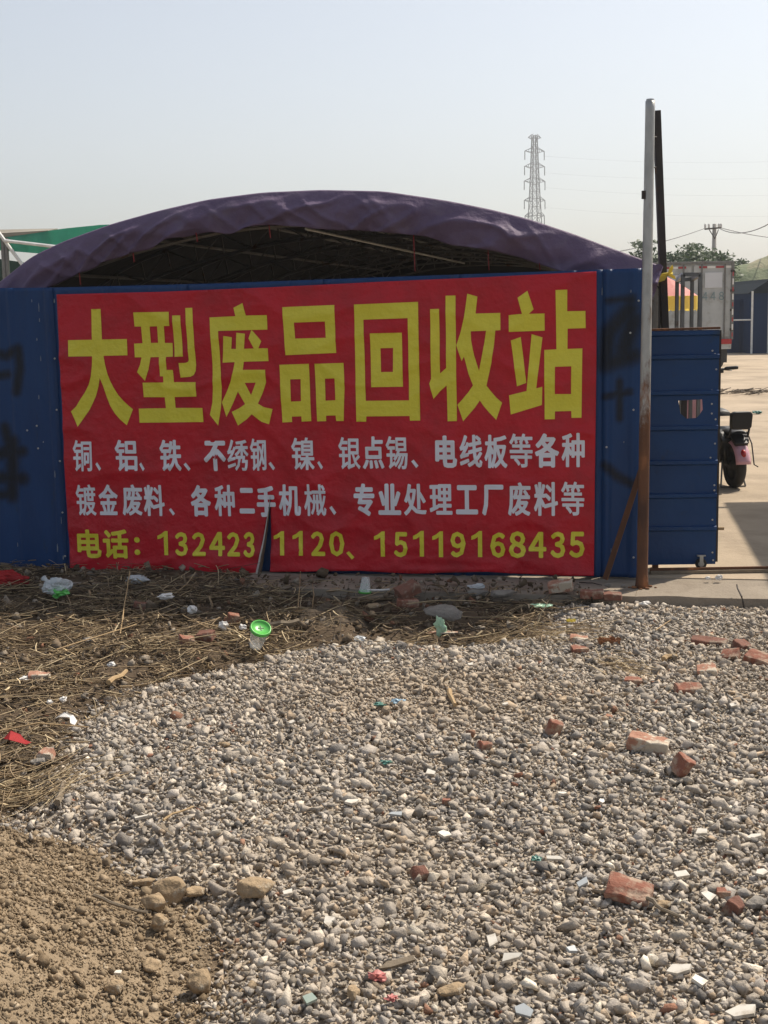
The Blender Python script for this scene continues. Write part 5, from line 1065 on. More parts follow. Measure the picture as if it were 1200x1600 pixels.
def block(name, px, py, size, rz, tilt, m, label, cat, group, seed, chip=0.25, sink=0.3):
    o = link(name, rough_block(size, seed, chip), M[m]); g_ = gpos(px, py); o.location = g_ + Vector((0, 0, size[2] * (0.5 - sink) + 0.018)); o.rotation_euler = (tilt[0], tilt[1], rz); tag(o, label, cat, group); md = o.modifiers.new('b', 'BEVEL'); md.width = 0.003; md.segments = 1; md.limit_method = 'ANGLE'; md.angle_limit = R(45); return o
BG = 'broken red bricks on the ground'
block('broken_brick', 1013, 1172, (0.145, 0.075, 0.052), R(-22), (R(6), R(8)), 'brick_cement', 'half brick coated with pale cement lying on the gravel at right', 'brick', BG, 1, 0.18, 0.15)
block('brick_chunk', 1069, 1209, (0.075, 0.06, 0.065), R(40), (R(25), R(20)), 'brick', 'orange red brick chunk just below the cement coated half brick', 'brick', BG, 2, 0.5, 0.15)
block('brick_slab', 983, 1402, (0.125, 0.085, 0.034), R(-20), (R(12), R(10)), 'brick', 'flat pinkish brick slab on the gravel at lower right', 'brick', BG, 3, 0.35, 0.1)
block('brick_chunk', 865, 1146, (0.055, 0.045, 0.055), R(15), (R(10), R(20)), 'brick', 'small upright red brick chunk left of the cement coated half brick', 'brick', BG, 4, 0.4, 0.15)
block('broken_brick', 1076, 1080, (0.115, 0.06, 0.03), R(6), (R(18), 0), 'brick', 'thin red brick slice lying above the cement coated half brick', 'brick', BG, 5, 0.2)
block('broken_brick', 1105, 1054, (0.085, 0.075, 0.045), R(-10), (R(10), R(-6)), 'brick_cement', 'dusty pink half brick right of the straw wisp', 'brick', BG, 6, 0.25)
block('broken_brick', 1108, 1005, (0.17, 0.07, 0.03), R(-14), (R(10), R(4)), 'brick_dark', 'long dark red brick, leftmost of the pile by the right edge', 'brick', BG, 7, 0.25, 0.45)
block('broken_brick', 1157, 1013, (0.09, 0.07, 0.05), R(35), (R(20), R(10)), 'brick_dark', 'dark red brick standing tilted in the pile by right edge', 'brick', BG, 8, 0.3, 0.45)
block('brick_chunk', 1142, 1026, (0.08, 0.06, 0.035), R(-30), (R(25), R(-10)), 'brick', 'orange brick fragment at the front of the pile by right edge', 'brick', BG, 9, 0.4, 0.45)
block('broken_brick', 1186, 1034, (0.12, 0.085, 0.05), R(-35), (R(15), R(12)), 'brick', 'largest red brick of the pile, nearest the right edge', 'brick', BG, 10, 0.25, 0.45)
block('broken_brick', 876, 927, (0.135, 0.085, 0.055), R(-12), (R(6), R(-8)), 'brick_cement', 'red brick lying on the footing edge in front of the banner corner', 'brick', BG, 12, 0.12, 0.0)
block('broken_brick', 925, 932, (0.13, 0.09, 0.04), R(-8), (0, 0), 'brick', 'red brick set in the footing edge, left one of two', 'brick', BG, 13, 0.15, 0.5)
block('broken_brick', 957, 935, (0.10, 0.09, 0.035), R(-10), (0, 0), 'brick_dark', 'dark red brick set in the footing edge, right one of two', 'brick', BG, 14, 0.15, 0.5)
block('broken_brick', 637, 955, (0.12, 0.06, 0.04), R(5), (R(8), R(6)), 'brick', 'pale red brick lying on straw left of grey stone slab', 'brick', BG, 15, 0.18, 0.1)
block('broken_brick', 637, 937, (0.13, 0.09, 0.06), R(28), (R(10), R(-18)), 'brick_dark', 'dark shaded brick tilted against the footing below the banner', 'brick', BG, 16, 0.25, 0.15)
block('brick_chunk', 905, 1018, (0.075, 0.055, 0.025), R(8), (R(10), 0), 'brick', 'flat orange brick fragment below the straw tuft', 'brick', BG, 17, 0.4)
block('brick_chunk', 905, 1002, (0.085, 0.05, 0.03), R(-12), (R(6), R(5)), 'brick_cement', 'pink brick fragment in the straw tuft', 'brick', BG, 18, 0.35)
block('brick_chunk', 990, 1067, (0.075, 0.045, 0.022), R(-10), (R(12), 0), 'brick', 'thin orange brick fragment below the straw wisp', 'brick', BG, 19, 0.45)
block('brick_chunk', 757, 1172, (0.045, 0.04, 0.045), R(20), (R(20), R(10)), 'brick', 'tiny red brick piece alone in the middle of the gravel', 'brick', BG, 20, 0.4)
block('brick_chunk', 62, 1071, (0.095, 0.06, 0.035), R(10), (R(8), R(4)), 'brick_cement', 'pale pink brick piece lying in straw near left edge', 'brick', BG, 21, 0.25)
block('brick_chunk', 73, 1196, (0.055, 0.045, 0.035), R(-10), (R(18), 0), 'brick_cement', 'pink brick piece where straw meets gravel at left', 'brick', BG, 22, 0.4)
block('brick_chunk', 365, 978, (0.06, 0.045, 0.045), R(20), (R(10), R(10)), 'brick', 'orange brick bit in the straw beside two white crumbs', 'brick', BG, 23, 0.35)
block('broken_brick', 322, 1007, (0.085, 0.06, 0.045), R(-18), (R(14), R(-8)), 'brick_dark', 'brown brick in straw left of the green lidded cup', 'brick', BG, 24, 0.3)
block('brick_chunk', 292, 1014, (0.07, 0.05, 0.04), R(30), (R(10), R(12)), 'brick', 'red brick chunk leaning beside the brown brick in straw', 'brick', BG, 25, 0.35)
block('brick_chunk', 220, 958, (0.07, 0.05, 0.04), R(10), (0, R(10)), 'brick_dark', 'dull brown brick chunk half buried in shaded straw', 'brick', BG, 26, 0.35)
block('brick_chunk', 1150, 1425, (0.05, 0.04, 0.04), R(40), (R(20), 0), 'brick_dark', 'small dark brick bit right of the flat pinkish slab', 'brick', BG, 27, 0.4)
block('brick_chunk', 697, 1258, (0.03, 0.025, 0.022), R(10), (R(10), 0), 'brick', 'tiny orange brick crumb in the middle lower gravel', 'brick', BG, 28, 0.4)
block('brick_chunk', 1130, 1400, (0.04, 0.03, 0.02), R(-20), (R(10), 0), 'brick', 'tiny orange brick flake far right of the pinkish slab', 'brick', BG, 29, 0.4)
block('brick_chunk', 655, 1372, (0.045, 0.035, 0.035), R(25), (R(30), R(10)), 'brick_dark', 'dull red stone bit in the lower middle gravel', 'brick', BG, 30, 0.4)
RG = 'larger stones'
def rock(px, py, size, rz, tilt, m, label, seed, group=RG, sink=0.25):
    rr = np.random.default_rng(seed); v, t = hulls(1, 44, 1.0, 0.9, 0.8, rr)[0]; me = np_mesh('stone', v * np.array(size) / 2 * 1.1, t); o = link('stone', me, M[m]); g_ = gpos(px, py); o.location = g_ + Vector((0, 0, size[2] * (0.5 - sink) + 0.012)); o.rotation_euler = (tilt[0], tilt[1], rz); tag(o, label, 'stone', group)
    sb = o.modifiers.new('s', 'SUBSURF'); sb.subdivision_type = 'SIMPLE'; sb.levels = sb.render_levels = 2; tx = bpy.data.textures.new('rockclouds', 'CLOUDS'); tx.noise_scale = 0.025; dm = o.modifiers.new('d', 'DISPLACE'); dm.texture = tx; dm.strength = 0.012; dm.mid_level = 0.5
rock(400, 1397, (0.098, 0.085, 0.085), 0.2, (0, 0), 'rock_tan', 'rough tan rock alone on gravel right of the soil heap', 41)
rock(264, 1404, (0.095, 0.075, 0.085), 0.5, (0.2, 0), 'rock_tan', 'big brown stone at soil edge, left of a pair', 42)
rock(305, 1400, (0.07, 0.06, 0.055), 1.1, (0, 0.2), 'rock_tan', 'brown stone at soil edge, right of a pair', 43)
rock(242, 1418, (0.075, 0.06, 0.055), 0.1, (0.3, 0), 'rock_tan', 'pale tan stone just below the brown pair', 44)
rock(247, 1448, (0.05, 0.045, 0.05), 0.9, (0, 0.3), 'rock_tan', 'dark brown clod below the pale tan stone', 45)
rock(225, 1382, (0.06, 0.045, 0.03), 0.3, (0, 0), 'rock_tan', 'flat tan stone above the brown pair at the soil edge', 46)
rock(313, 1545, (0.05, 0.07, 0.075), 0.0, (0.2, 0.1), 'rock_tan', 'upright tan stone on the soil heap lower edge', 47)
rock(178, 1548, (0.05, 0.045, 0.04), 0.6, (0, 0), 'rock_tan', 'pointed tan clod low on the soil heap', 48)
rock(237, 1512, (0.055, 0.05, 0.035), 1.6, (0, 0), 'rock_tan', 'rounded clod in the middle of the soil heap', 49)
rock(553, 1558, (0.04, 0.032, 0.04), 1.6, (0.5, 0), 'rock_tan', 'smooth tan pebble beside the faded red plastic', 50)
rock(708, 1552, (0.065, 0.05, 0.04), 0.6, (0, 0), 'rock_tan', 'pale tan stone at the bottom middle of the gravel', 51)
rock(1180, 1415, (0.06, 0.045, 0.035), 0.6, (0, 0), 'rock_grey', 'rounded dark grey stone at the lower right edge', 52)
rock(692, 970, (0.24, 0.10, 0.075), -0.55, (0.55, 0.1), 'rock_grey', 'large grey stone slab leaning at the straw edge', 53)
rock(1037, 1418, (0.05, 0.04, 0.035), 0.6, (0, 0), 'rock_tan', 'small tan stone right of the flat pinkish slab', 54)
rock(585, 958, (0.075, 0.05, 0.05), 0.6, (0, 0), 'rock_tan', 'pale stone in the straw below the upright cup', 55)
rock(582, 970, (0.05, 0.05, 0.035), 1.6, (0, 0), 'rock_tan', 'second pale stone just below the pale stone in straw', 56)
rock(745, 937, (0.12, 0.07, 0.05), 0.2, (0, 0), 'rock_grey', 'grey concrete lump at the footing edge below the banner', 57)
rock(785, 932, (0.15, 0.10, 0.07), 0.4, (0, 0), 'rock_grey', 'dark mound of rubble at the footing edge left of brick', 58)
rock(525, 932, (0.10, 0.05, 0.04), 0.2, (0, 0), 'rock_tan', 'broken stone at footing left of the upright cup', 59)
rock(690, 998, (0.17, 0.05, 0.02), -0.05, (0, 0), 'brick_cement', 'thin flat pinkish slab below the large grey slab', 60)
rock(350, 1165, (0.045, 0.035, 0.02), -0.05, (0, 0), 'rock_tan', 'flat square stone on gravel below the straw edge', 61)
rock(60, 1205, (0.05, 0.035, 0.03), 0.6, (0, 0), 'rock_grey', 'grey stone at the corner of straw and soil', 62)
rock(148, 905, (0.13, 0.06, 0.035), 0.1, (0, 0), 'rock_grey', 'pale concrete lump left of the banner foot', 63)
rock(365, 915, (0.14, 0.07, 0.035), 0.1, (0, 0), 'rock_grey', 'flat concrete lump at foot of the banner slit', 64)
# a low heap of dark soil with roots in the straw
hp = bpy.data.meshes.new('hp'); c = gpos(500, 968); V = []; n = 22
for j in range(n + 1):
    for i in range(n + 1):
        u, v = i / n * 2 - 1, j / n * 2 - 1; rr_ = u * u + v * v; V.append((u * 0.26, v * 0.20, 0.10 * max(0, 1 - rr_) ** 0.8 * (1 + 0.6 * mnoise.noise((u * 3, v * 3, 4))) + 0.014 * mnoise.noise((u * 9, v * 9, 1)) - 0.02))
idx = np.arange((n + 1) ** 2).reshape(n + 1, n + 1); T = np.stack([idx[:-1, :-1].ravel(), idx[:-1, 1:].ravel(), idx[1:, 1:].ravel(), idx[1:, :-1].ravel()], 1)
M['turf'] = mat('rooty_soil', (0.065, 0.047, 0.031), (0.09, 0.066, 0.043), 30, 0.95, bump=1.0, bscale=70, c3=(0.16, 0.12, 0.07), c3scale=60, c3lo=0.55, c3hi=0.65)
o = link('turf_clod', np_mesh('turf_clod', V, T), M['turf']); o.location = c - Vector((0, 0, 0.035)); tag(o, 'dark rooty turf clod lying in straw below the banner', 'soil clod')
wisp(495, 958, 260, (0.16, 0.07), 0.2, 'root_wisp', 'fine roots and straw over the dark turf clod', (0.05, 0.2))

SG = 'broken tile shards on the gravel'
def shard(px, py, w_, h_, rz, m, label, seed, tilt=None, thick=0.008, name='tile_shard', cat='tile shard', group=SG, lift=0.026):
    rr = random.Random(seed); n = rr.choice((4, 4, 5)); out = [(w_ / 2 * math.cos(2 * math.pi * (k + .5 + rr.uniform(-.25, .25)) / n) * rr.uniform(0.95, 1.35), h_ / 2 * math.sin(2 * math.pi * (k + .5 + rr.uniform(-.25, .25)) / n) * rr.uniform(0.95, 1.35)) for k in range(n)]
    o = MB().prism(out, 0, thick, lambda a, b, e: (a, b, e)).build(name, M[m]); g_ = gpos(px, py); o.location = g_ + Vector((0, 0, lift)); tl = tilt or (rr.uniform(0.05, 0.4), rr.uniform(-0.25, 0.25)); o.rotation_euler = (tl[0], tl[1], rz); tag(o, label, cat, group)
SH = [(550, 1261, .042, .03, .1, 'tile', 'white tile shard left of centre in the middle gravel'), (673, 1215, .034, .025, -.5, 'tile', 'thin white tile shard above the centre left shard'), (695, 1312, .036, .035, .3, 'tile', 'yellowish white shard right of centre in the lower gravel'),
 (450, 1404, .028, .04, .2, 'tile', 'small white shard touching the rough tan rock'), (513, 1450, .03, .04, -.4, 'tile', 'upright white shard below and right of the tan rock'), (1066, 1376, .042, .03, .1, 'tile', 'bright white shard right of the flat pinkish slab'),
 (1098, 1308, .042, .034, -.5, 'tile', 'white triangular shard at right with a tan shard behind'), (1178, 1316, .046, .022, .0, 'tile', 'white shard lying flat near the right edge'), (910, 1389, .05, .03, .5, 'tile_grey', 'grey green shard left of the flat pinkish slab'),
 (892, 1494, .036, .028, .4, 'tile_grey', 'blue grey shard low left of the pinkish slab'), (1063, 1525, .05, .04, -.2, 'tile', 'large white shard at the lower right'), (1090, 1543, .035, .035, .9, 'tile', 'white stone shard right beside the large lower right shard'),
 (1160, 1590, .06, .04, -.3, 'tile', 'white shard at the bottom right corner'), (878, 1248, .035, .025, .7, 'tile', 'white shard below the small upright brick chunk'), (1083, 1135, .02, .07, .5, 'tile', 'long thin white shard right of the half brick'),
 (1107, 1410, .03, .045, .6, 'tile', 'tall white shard below the bright white shard'), (770, 1480, .04, .035, .2, 'tile', 'white angular shard at lower centre right'), (800, 1505, .05, .03, -.2, 'tile', 'pale shard right of the angular one at lower centre'), (820, 1590, .04, .028, -.5, 'tile_grey', 'grey slab shard at the bottom edge'),
 (868, 1350, .055, .015, -.3, 'tile', 'narrow white shard between the gravel middle and pinkish slab'), (1145, 1108, .034, .022, .1, 'tile', 'small white shard right of the thin brick slice'), (735, 1044, .028, .02, .1, 'tile', 'small pinkish white shard in the far gravel'), (578, 1068, .03, .015, .2, 'tile', 'tiny white sliver in far middle gravel'),
 (605, 1040, .028, .014, 0, 'tile', 'tiny white sliver in the farthest gravel'), (790, 1107, .022, .02, .2, 'tile', 'tiny white chip right of the blue plastic scrap'), (457, 1135, .024, .02, .3, 'tile', 'tiny white chip left of the blue plastic scrap'), (515, 1450, .02, .02, .3, 'tile', 'tiny chip beside the upright white shard'),
 (620, 1280, .06, .02, .0, 'tile_grey', 'flat grey slate piece below the centre left shard'), (1190, 1372, .03, .03, .3, 'tile', 'small white shard at right edge above dark grey stone'), (222, 1285, .045, .014, .1, 'tile', 'narrow white shard where gravel meets soil heap'), (620, 1515, .10, .02, .2, 'oldwood', 'long brown wood splinter above the faded red plastic'),
 (940, 1260, .02, .02, .2, 'tile', 'tiny white chip in the right middle gravel'), (185, 1530, .02, .012, .2, 'tile', 'tiny white chip on the soil heap')]
for k, (px, py, a, b, rz, m_, lab) in enumerate(SH): shard(px, py, a, b, rz, m_, lab, 300 + k)

def stick(name, pts, r_, m, label, cat, lifts=None, group=None):
    ps = [gpos(a, b, (lifts[i] if lifts else 0.03)) for i, (a, b) in enumerate(pts)]; o_ = ps[0].copy(); dense = []
    for a, b in zip(ps[:-1], ps[1:]):
        for t in (0, 0.33, 0.66): dense.append(a.lerp(b, t) - o_)
    dense.append(ps[-1] - o_); dense = [d_ + Vector((random.uniform(-1, 1), random.uniform(-1, 1), random.uniform(-.5, .5))) * r_ * 0.6 for d_ in dense]
    o = MB().tube(dense, [r_ * (1 - 0.3 * i / len(dense)) for i in range(len(dense))], 6).build(name, M[m]); o.location = o_; tag(o, label, cat, group)
stick('wood_strip', [(170, 1083), (199, 1064)], 0.012, 'wood', 'short yellow wood strip at the edge of straw and gravel', 'wood piece')
stick('reed_stalk', [(90, 1036), (140, 1022), (215, 998)], 0.004, 'wood', 'long pale reed stem across the straw at left', 'stem', [.05, .06, .06])
stick('reed_stalk', [(0, 1168), (60, 1155), (140, 1150)], 0.004, 'wood', 'pale reed stem above the red scrap at left edge', 'stem', [.05, .05, .05])
stick('reed_stalk', [(188, 995), (200, 950), (205, 938)], 0.0035, 'wood', 'reed stem standing up in the straw under the banner', 'stem', [.0, .10, .16])
stick('dry_weed', [(465, 962), (468, 935), (470, 897)], 0.0028, 'wood', 'dry stem standing upright by the turf clod, left one', 'stem', [.0, .02, .03])
stick('dry_weed', [(487, 960), (491, 938), (488, 922)], 0.0028, 'wood', 'dry stem standing upright by the turf clod, right one', 'stem', [.0, .02, .03])
stick('dark_stick', [(1166, 953), (1158, 940), (1150, 929)], 0.006, 'darksteel', 'black stick poking up from gravel at right footing edge', 'stick', [.0, .04, .07])
stick('dark_stick', [(905, 912), (925, 913), (940, 916)], 0.004, 'darksteel', 'thin dark stick lying on the footing right of banner', 'stick', [.01, .01, .01])
stick('twig', [(145, 1408), (190, 1425), (228, 1437)], 0.006, 'oldwood', 'weathered twig lying on the soil heap', 'twig')
stick('reed_stalk', [(255, 1290), (270, 1280), (303, 1268)], 0.004, 'wood', 'bent straw stem on gravel above the curled leaf', 'stem')
stick('twig', [(1012, 1412), (1035, 1430), (1062, 1442)], 0.006, 'oldwood', 'brown twig right below the flat pinkish slab', 'twig')
stick('reed_stalk', [(1025, 990), (1048, 974)], 0.003, 'wood', 'pale stem on the gravel below the gate', 'stem')
stick('reed_stalk', [(950, 1093), (988, 1088)], 0.003, 'oldwood', 'thin stem on gravel below the straw wisp', 'stem')
stick('white_rod', [(575, 932), (610, 931)], 0.007, 'whitepaint', 'white rod lying right of the upright cup', 'rod', [.02, .02])
stick('plank', [(545, 940), (620, 938)], 0.022, 'oldwood', 'grey plank end under the upright cup', 'plank', [-.0, -.0])
stick('wood_strip', [(400, 985), (440, 982), (468, 978)], 0.018, 'oldwood', 'pale weathered board in straw right of green lidded cup', 'board', [.01, .01, .01])
stick('wood_strip', [(1045, 1022), (1058, 1036)], 0.014, 'oldwood', 'beige wood block on gravel above the dusty pink brick', 'wood piece')
stick('wood_strip', [(1035, 1035), (1055, 1030)], 0.014, 'wood', 'beige wood block lying right of the straw wisp', 'wood piece')
stick('wood_strip', [(700, 1085), (712, 1108)], 0.012, 'wood', 'yellowish wood sliver in far gravel right of centre', 'wood piece')
stick('wood_strip', [(92, 1262), (100, 1232)], 0.012, 'oldwood', 'short brown stake at straw edge above the soil heap', 'wood piece')
# curled dry leaf
lf = MB()
for i in range(12):
    t = i / 11; x = t * 0.10; y = -0.02 * math.sin(t * 3); z = 0.018 * math.sin(t * math.pi) + 0.004; w2 = 0.012 * math.sin(min(1, t * 1.2 + 0.1) * math.pi * 0.9)
    lf.v += [(x, y - w2, z + w2 * 0.8), (x, y, z), (x, y + w2, z + w2 * 0.5)]
for i in range(11):
    for k in range(2): b = i * 3 + k; lf.f.append((b, b + 1, b + 4, b + 3))
o = lf.build('dry_leaf', M['oldwood'], None, True); o.location = gpos(252, 1300, 0.03); o.rotation_euler = (0.1, 0.0, R(-55)); md = o.modifiers.new('s', 'SOLIDIFY'); md.thickness = 0.001; tag(o, 'curled dry leaf on gravel right of the soil heap', 'leaf')

# crumpled sheets and bags
def crumple(name, px, py, size, m, label, cat, seed, rz=0.0, lift=0.02, group=None, sub=3, amp=0.55):
    bm = bmesh.new(); bmesh.ops.create_icosphere(bm, subdivisions=sub, radius=1.0); off = Vector((seed * 3.1, seed * 1.7, 0))
    for v in bm.verts:
        d = v.co.normalized(); q = 1 + amp * (mnoise.noise(d * 1.7 + off) + 0.6 * abs(mnoise.noise(d * 3.9 + off)) - 0.2 + 0.3 * mnoise.noise(d * 8 + off)); v.co = Vector((d.x * size[0] / 2 * q, d.y * size[1] / 2 * q, d.z * size[2] / 2 * q))
    me = bpy.data.meshes.new(name); bm.to_mesh(me); bm.free(); o = link(name, me, M[m]); o.location = gpos(px, py, lift + size[2] * 0.3); o.rotation_euler = (0, 0, rz); tag(o, label, cat, group); return o
PG = 'crumpled paper scraps'
crumple('paper_scrap', 350, 992, (0.05, 0.045, 0.045), 'paper', 'white crumpled wad in the straw, left of two', 'paper scrap', 2, group=PG)
crumple('paper_scrap', 380, 993, (0.04, 0.035, 0.03), 'paper', 'white crumpled wad in the straw, right of two', 'paper scrap', 3, group=PG)
crumple('paper_scrap', 260, 944, (0.085, 0.05, 0.035), 'paper', 'white torn paper in shaded straw below the banner', 'paper scrap', 4, .3, group=PG)
crumple('paper_scrap', 301, 966, (0.055, 0.045, 0.04), 'paper', 'white wad in straw below the torn paper', 'paper scrap', 5, group=PG)
crumple('paper_scrap', 40, 1074, (0.05, 0.045, 0.02), 'paper', 'white scrap stuck left of the pale pink brick piece', 'paper scrap', 6, group=PG)
crumple('paper_scrap', 100, 1108, (0.03, 0.03, 0.025), 'paper', 'small white crumb in straw near the left gravel edge', 'paper scrap', 7, group=PG)
crumple('paper_scrap', 78, 1112, (0.025, 0.025, 0.02), 'paper', 'tiny white crumb left of the small white crumb', 'paper scrap', 8, group=PG)
crumple('paper_scrap', 175, 1052, (0.035, 0.025, 0.02), 'paper', 'small white crumb above the yellow wood strip', 'paper scrap', 9, group=PG)
crumple('paper_scrap', 950, 921, (0.04, 0.03, 0.025), 'rock_grey', 'pale crumb on the footing right of the brick', 'paper scrap', 10, group=PG)
crumple('paper_scrap', 975, 922, (0.04, 0.025, 0.02), 'rock_grey', 'pale crumb on the footing beside the pole foot', 'paper scrap', 11, group=PG)
crumple('paper_scrap', 1106, 907, (0.03, 0.025, 0.02), 'paper', 'white crumb on concrete below the castor, left of two', 'paper scrap', 12, group=PG)
crumple('paper_scrap', 1123, 907, (0.04, 0.03, 0.035), 'paper', 'white crumb on concrete below the castor, right of two', 'paper scrap', 13, group=PG)
crumple('plastic_film', 215, 917, (0.13, 0.07, 0.045), 'bagplastic', 'crumpled clear film in the shade left of the banner slit', 'plastic film', 14)
crumple('plastic_film', 745, 936, (0.10, 0.05, 0.03), 'bagplastic', 'crumpled clear film on grey lump at the footing', 'plastic film', 15, lift=0.05)
crumple('plastic_film', 562, 1003, (0.06, 0.05, 0.03), 'bagplastic', 'crumpled clear film at the far edge of gravel', 'plastic film', 16)
crumple('plastic_film', 1008, 948, (0.06, 0.04, 0.03), 'paper', 'white film scrap on gravel below the pole', 'plastic film', 17)
crumple('plastic_film', 140, 1012, (0.06, 0.05, 0.02), 'rock_grey', 'flat grey rag in the straw at left', 'rag', 18)
# white torn cardboard over the straw edge
q = MB(); pts = [(0, 0), (.035, .012), (.07, .010), (.088, -.01), (.085, -.042), (.07, -.046), (.062, -.014), (.02, -.010)]
q.prism(pts, 0, 0.003, lambda a, b, e: (a, b, e + 0.02 * math.sin(a * 40))); o = q.build('torn_card', M['paper']); o.location = gpos(88, 1148, 0.05); o.rotation_euler = (0.3, 0, 0.0); tag(o, 'white torn card strip at straw and gravel edge', 'card')
# red bag at the left edge and red scrap
crumple('red_bag', 12, 916, (0.26, 0.12, 0.09), 'redplastic', 'red plastic bag lying at foot of fence at left edge', 'plastic bag', 21, lift=0.0, sub=4, amp=0.5)
q = MB(); q.prism([(0, 0.008), (0.03, -0.012), (0.085, 0.012), (0.098, 0.03), (0.07, 0.036), (0.05, 0.05), (0.018, 0.04)], 0, 0.0015, lambda a_, b_, e: (a_, b_, e + 0.02 * math.sin(a_ * 45 + b_ * 20))); o = q.build('red_scrap', M['redplastic']); o.location = gpos(6, 1182, 0.045); o.rotation_euler = (0.35, 0.1, -0.1); tag(o, 'red plastic scrap on straw near the left edge', 'plastic scrap')
def film(name, px, py, w_, h_, m, label, seed, rz=0.0, amp=0.03, cat='plastic scrap'):
    q = MB(); n = 12; rr = random.Random(seed)
    for j in range(n + 1):
        for i in range(n + 1):
            u, v = i / n - .5, j / n - .5; k = 1 + 0.22 * mnoise.noise((math.cos(math.atan2(v, u)) * 2, math.sin(math.atan2(v, u)) * 2, seed)); k *= min(1, 0.56 / max(1e-6, math.hypot(u, v))); q.v.append((u * w_ * k, v * h_ * k, amp * (mnoise.noise((u * 4, v * 4, seed)) + 0.6 * abs(mnoise.noise((u * 9, v * 9, seed)))) + 0.01))
    for j in range(n):
        for i in range(n): b = j * (n + 1) + i; q.f.append((b, b + 1, b + n + 2, b + n + 1))
    o = q.build(name, M[m]); o.location = gpos(px, py, 0.03); o.rotation_euler = (0.2, 0, rz); md = o.modifiers.new('s', 'SOLIDIFY'); md.thickness = 0.0012; tag(o, label, cat)
crumple('red_plastic', 588, 1537, (.04, .035, 0.016), 'pinkplastic', 'faded red shredded plastic in the lower middle gravel', 'plastic scrap', 53, lift=0.026, amp=1.1)
crumple('red_plastic', 612, 1570, (.028, .02, 0.012), 'pinkplastic', 'dull red shred just below the faded red plastic', 'plastic scrap', 54, lift=0.026, amp=1.1)
crumple('blue_plastic', 622, 1102, (.05, .035, 0.014), 'blueplastic', 'pale blue plastic scrap in the far gravel centre', 'plastic scrap', 55, lift=0.026, amp=1.1)
crumple('teal_plastic', 592, 1107, (.045, .03, 0.014), 'tealplastic', 'dark teal net scrap left of the pale blue scrap', 'plastic scrap', 56, lift=0.026, amp=1.1)
crumple('teal_plastic', 605, 1198, (.04, .025, 0.012), 'tealplastic', 'teal plastic scrap in the gravel below the blue scrap', 'plastic scrap', 57, lift=0.026, amp=1.1)
crumple('teal_plastic', 838, 1350, (.025, .03, 0.012), 'tealplastic', 'small teal scrap beside the narrow white shard', 'plastic scrap', 58, lift=0.026, amp=1.1)
film('green_wrapper', 845, 954, .13, .04, 'palegreen', 'flat pale green wrapper in the straw tuft', 9, -.05, .01, 'wrapper')
shard(485, 1572, .036, .034, .5, 'glassgreen', 'dusty green glass piece at the bottom left gravel', 410, name='glass_shard', cat='glass shard', group='glass')
film('yellow_leaf', 892, 978, .05, .03, 'parayellow', 'small yellow green leaf in the straw tuft', 11, .2, .012, 'leaf')
film('orange_leaf', 952, 1010, .11, .05, 'rustflake', 'curled orange brown leaf above the straw wisp', 12, -.3, .03, 'leaf')

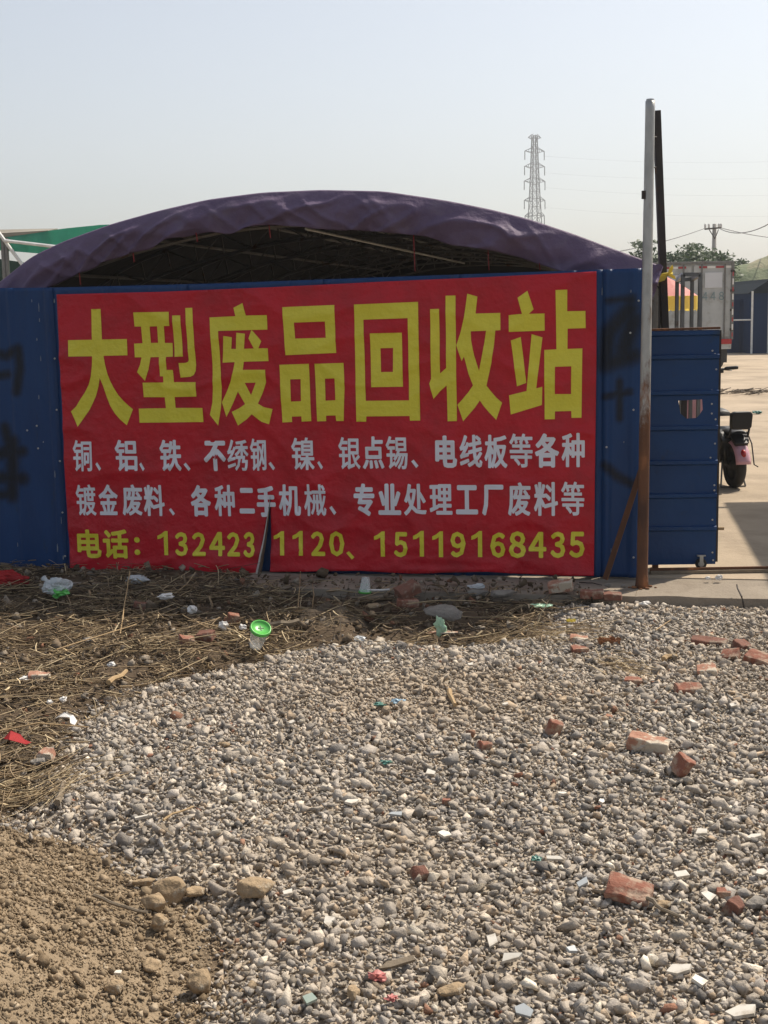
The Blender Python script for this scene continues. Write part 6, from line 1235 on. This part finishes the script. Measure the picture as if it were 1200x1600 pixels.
# plastic cups
def cup(loc, rot, label, scale=1.0, lid='greenplastic', body='clearplastic', flat_lid=True):
    c_ = empty('plastic_cup', loc, 0, label, 'cup', 'discarded plastic cups'); c_.rotation_euler = rot; s = scale
    MB().lathe([(0.001, 0.0), (0.027 * s, 0.0), (0.030 * s, 0.01 * s), (0.043 * s, 0.105 * s), (0.045 * s, 0.107 * s), (0.042 * s, 0.104 * s), (0.0285 * s, 0.011 * s), (0.001, 0.003 * s)], 26).build('body', M[body], c_, True)
    l = MB().lathe([(0.0005, 0.112 * s), (0.009 * s, 0.112 * s), (0.040 * s, 0.112 * s), (0.0415 * s, 0.118 * s), (0.046 * s, 0.118 * s), (0.0475 * s, 0.109 * s), (0.0475 * s, 0.104 * s)], 26).build('lid', M[lid], c_, True)
    for k in range(2):
        a = k * math.pi / 2 + 0.4; MB().box((0, 0, 0.1128 * s), (0.030 * s, 0.003 * s, 0.0015), Matrix.Rotation(a, 3, 'Z')).build('straw_slot', M['black'], l)
cup(gpos(400, 1020, 0.02), (R(30), R(18), 0), 'clear cup with bright green lid lying on straw edge', 1.12)
g_ = gpos(572, 934, 0.012); cup(g_ + Vector((0, 0, 0.092)), (R(180), R(4), 0), 'clear cup upside down on its green lid at the footing', 0.78)
crumple('plastic_scrap', 688, 998, (0.05, 0.03, 0.085), 'palegreen', 'crushed pale green plastic scrap standing on the thin pinkish slab', 'plastic scrap', 71, lift=0.02, amp=0.8)
bg_ = crumple('plastic_bag', 92, 938, (0.17, 0.13, 0.11), 'bagplastic', 'clear plastic bag with green wrapper inside on the straw', 'plastic bag', 33, lift=0.03, sub=4, amp=0.35)
gw = crumple('wrapper', 98, 945, (0.11, 0.08, 0.06), 'greenplastic', 'x', 'x', 35, lift=0.03)
gw.parent = bg_; gw.location = (0.015, -0.03, -0.02)
for k_ in ('label', 'category'): del gw[k_]
MB().tube([(-0.05, 0, 0.02), (-0.07, 0.0, 0.045), (-0.085, 0.01, 0.055)], [0.022, 0.012, 0.02], 10).build('knot', M['bagplastic'], bg_, True)
crumple('green_rag', 1183, 643, (0.14, 0.12, 0.05), 'tealplastic', 'small green rag on the concrete yard right of scooter', 'rag', 36, lift=0.012).location = ground(1183, 644, 0.03)

# ------------------------------------------------------------------ haze over the flat land
hz_m = bpy.data.materials.new('haze_air'); hz_m.use_nodes = True; hn = hz_m.node_tree.nodes; hn.clear(); ho = hn.new('ShaderNodeOutputMaterial'); hv = hn.new('ShaderNodeVolumePrincipled')
hv.inputs['Color'].default_value = (0.93, 0.95, 0.97, 1); hv.inputs['Density'].default_value = 0.0008; hv.inputs['Anisotropy'].default_value = 0.3; hz_m.node_tree.links.new(hv.outputs[0], ho.inputs['Volume'])
o = MB().box((0, 240, 31), (1200, 560, 66)).build('haze', hz_m); tag(o, 'pale hazy air over the whole place', kind='stuff')
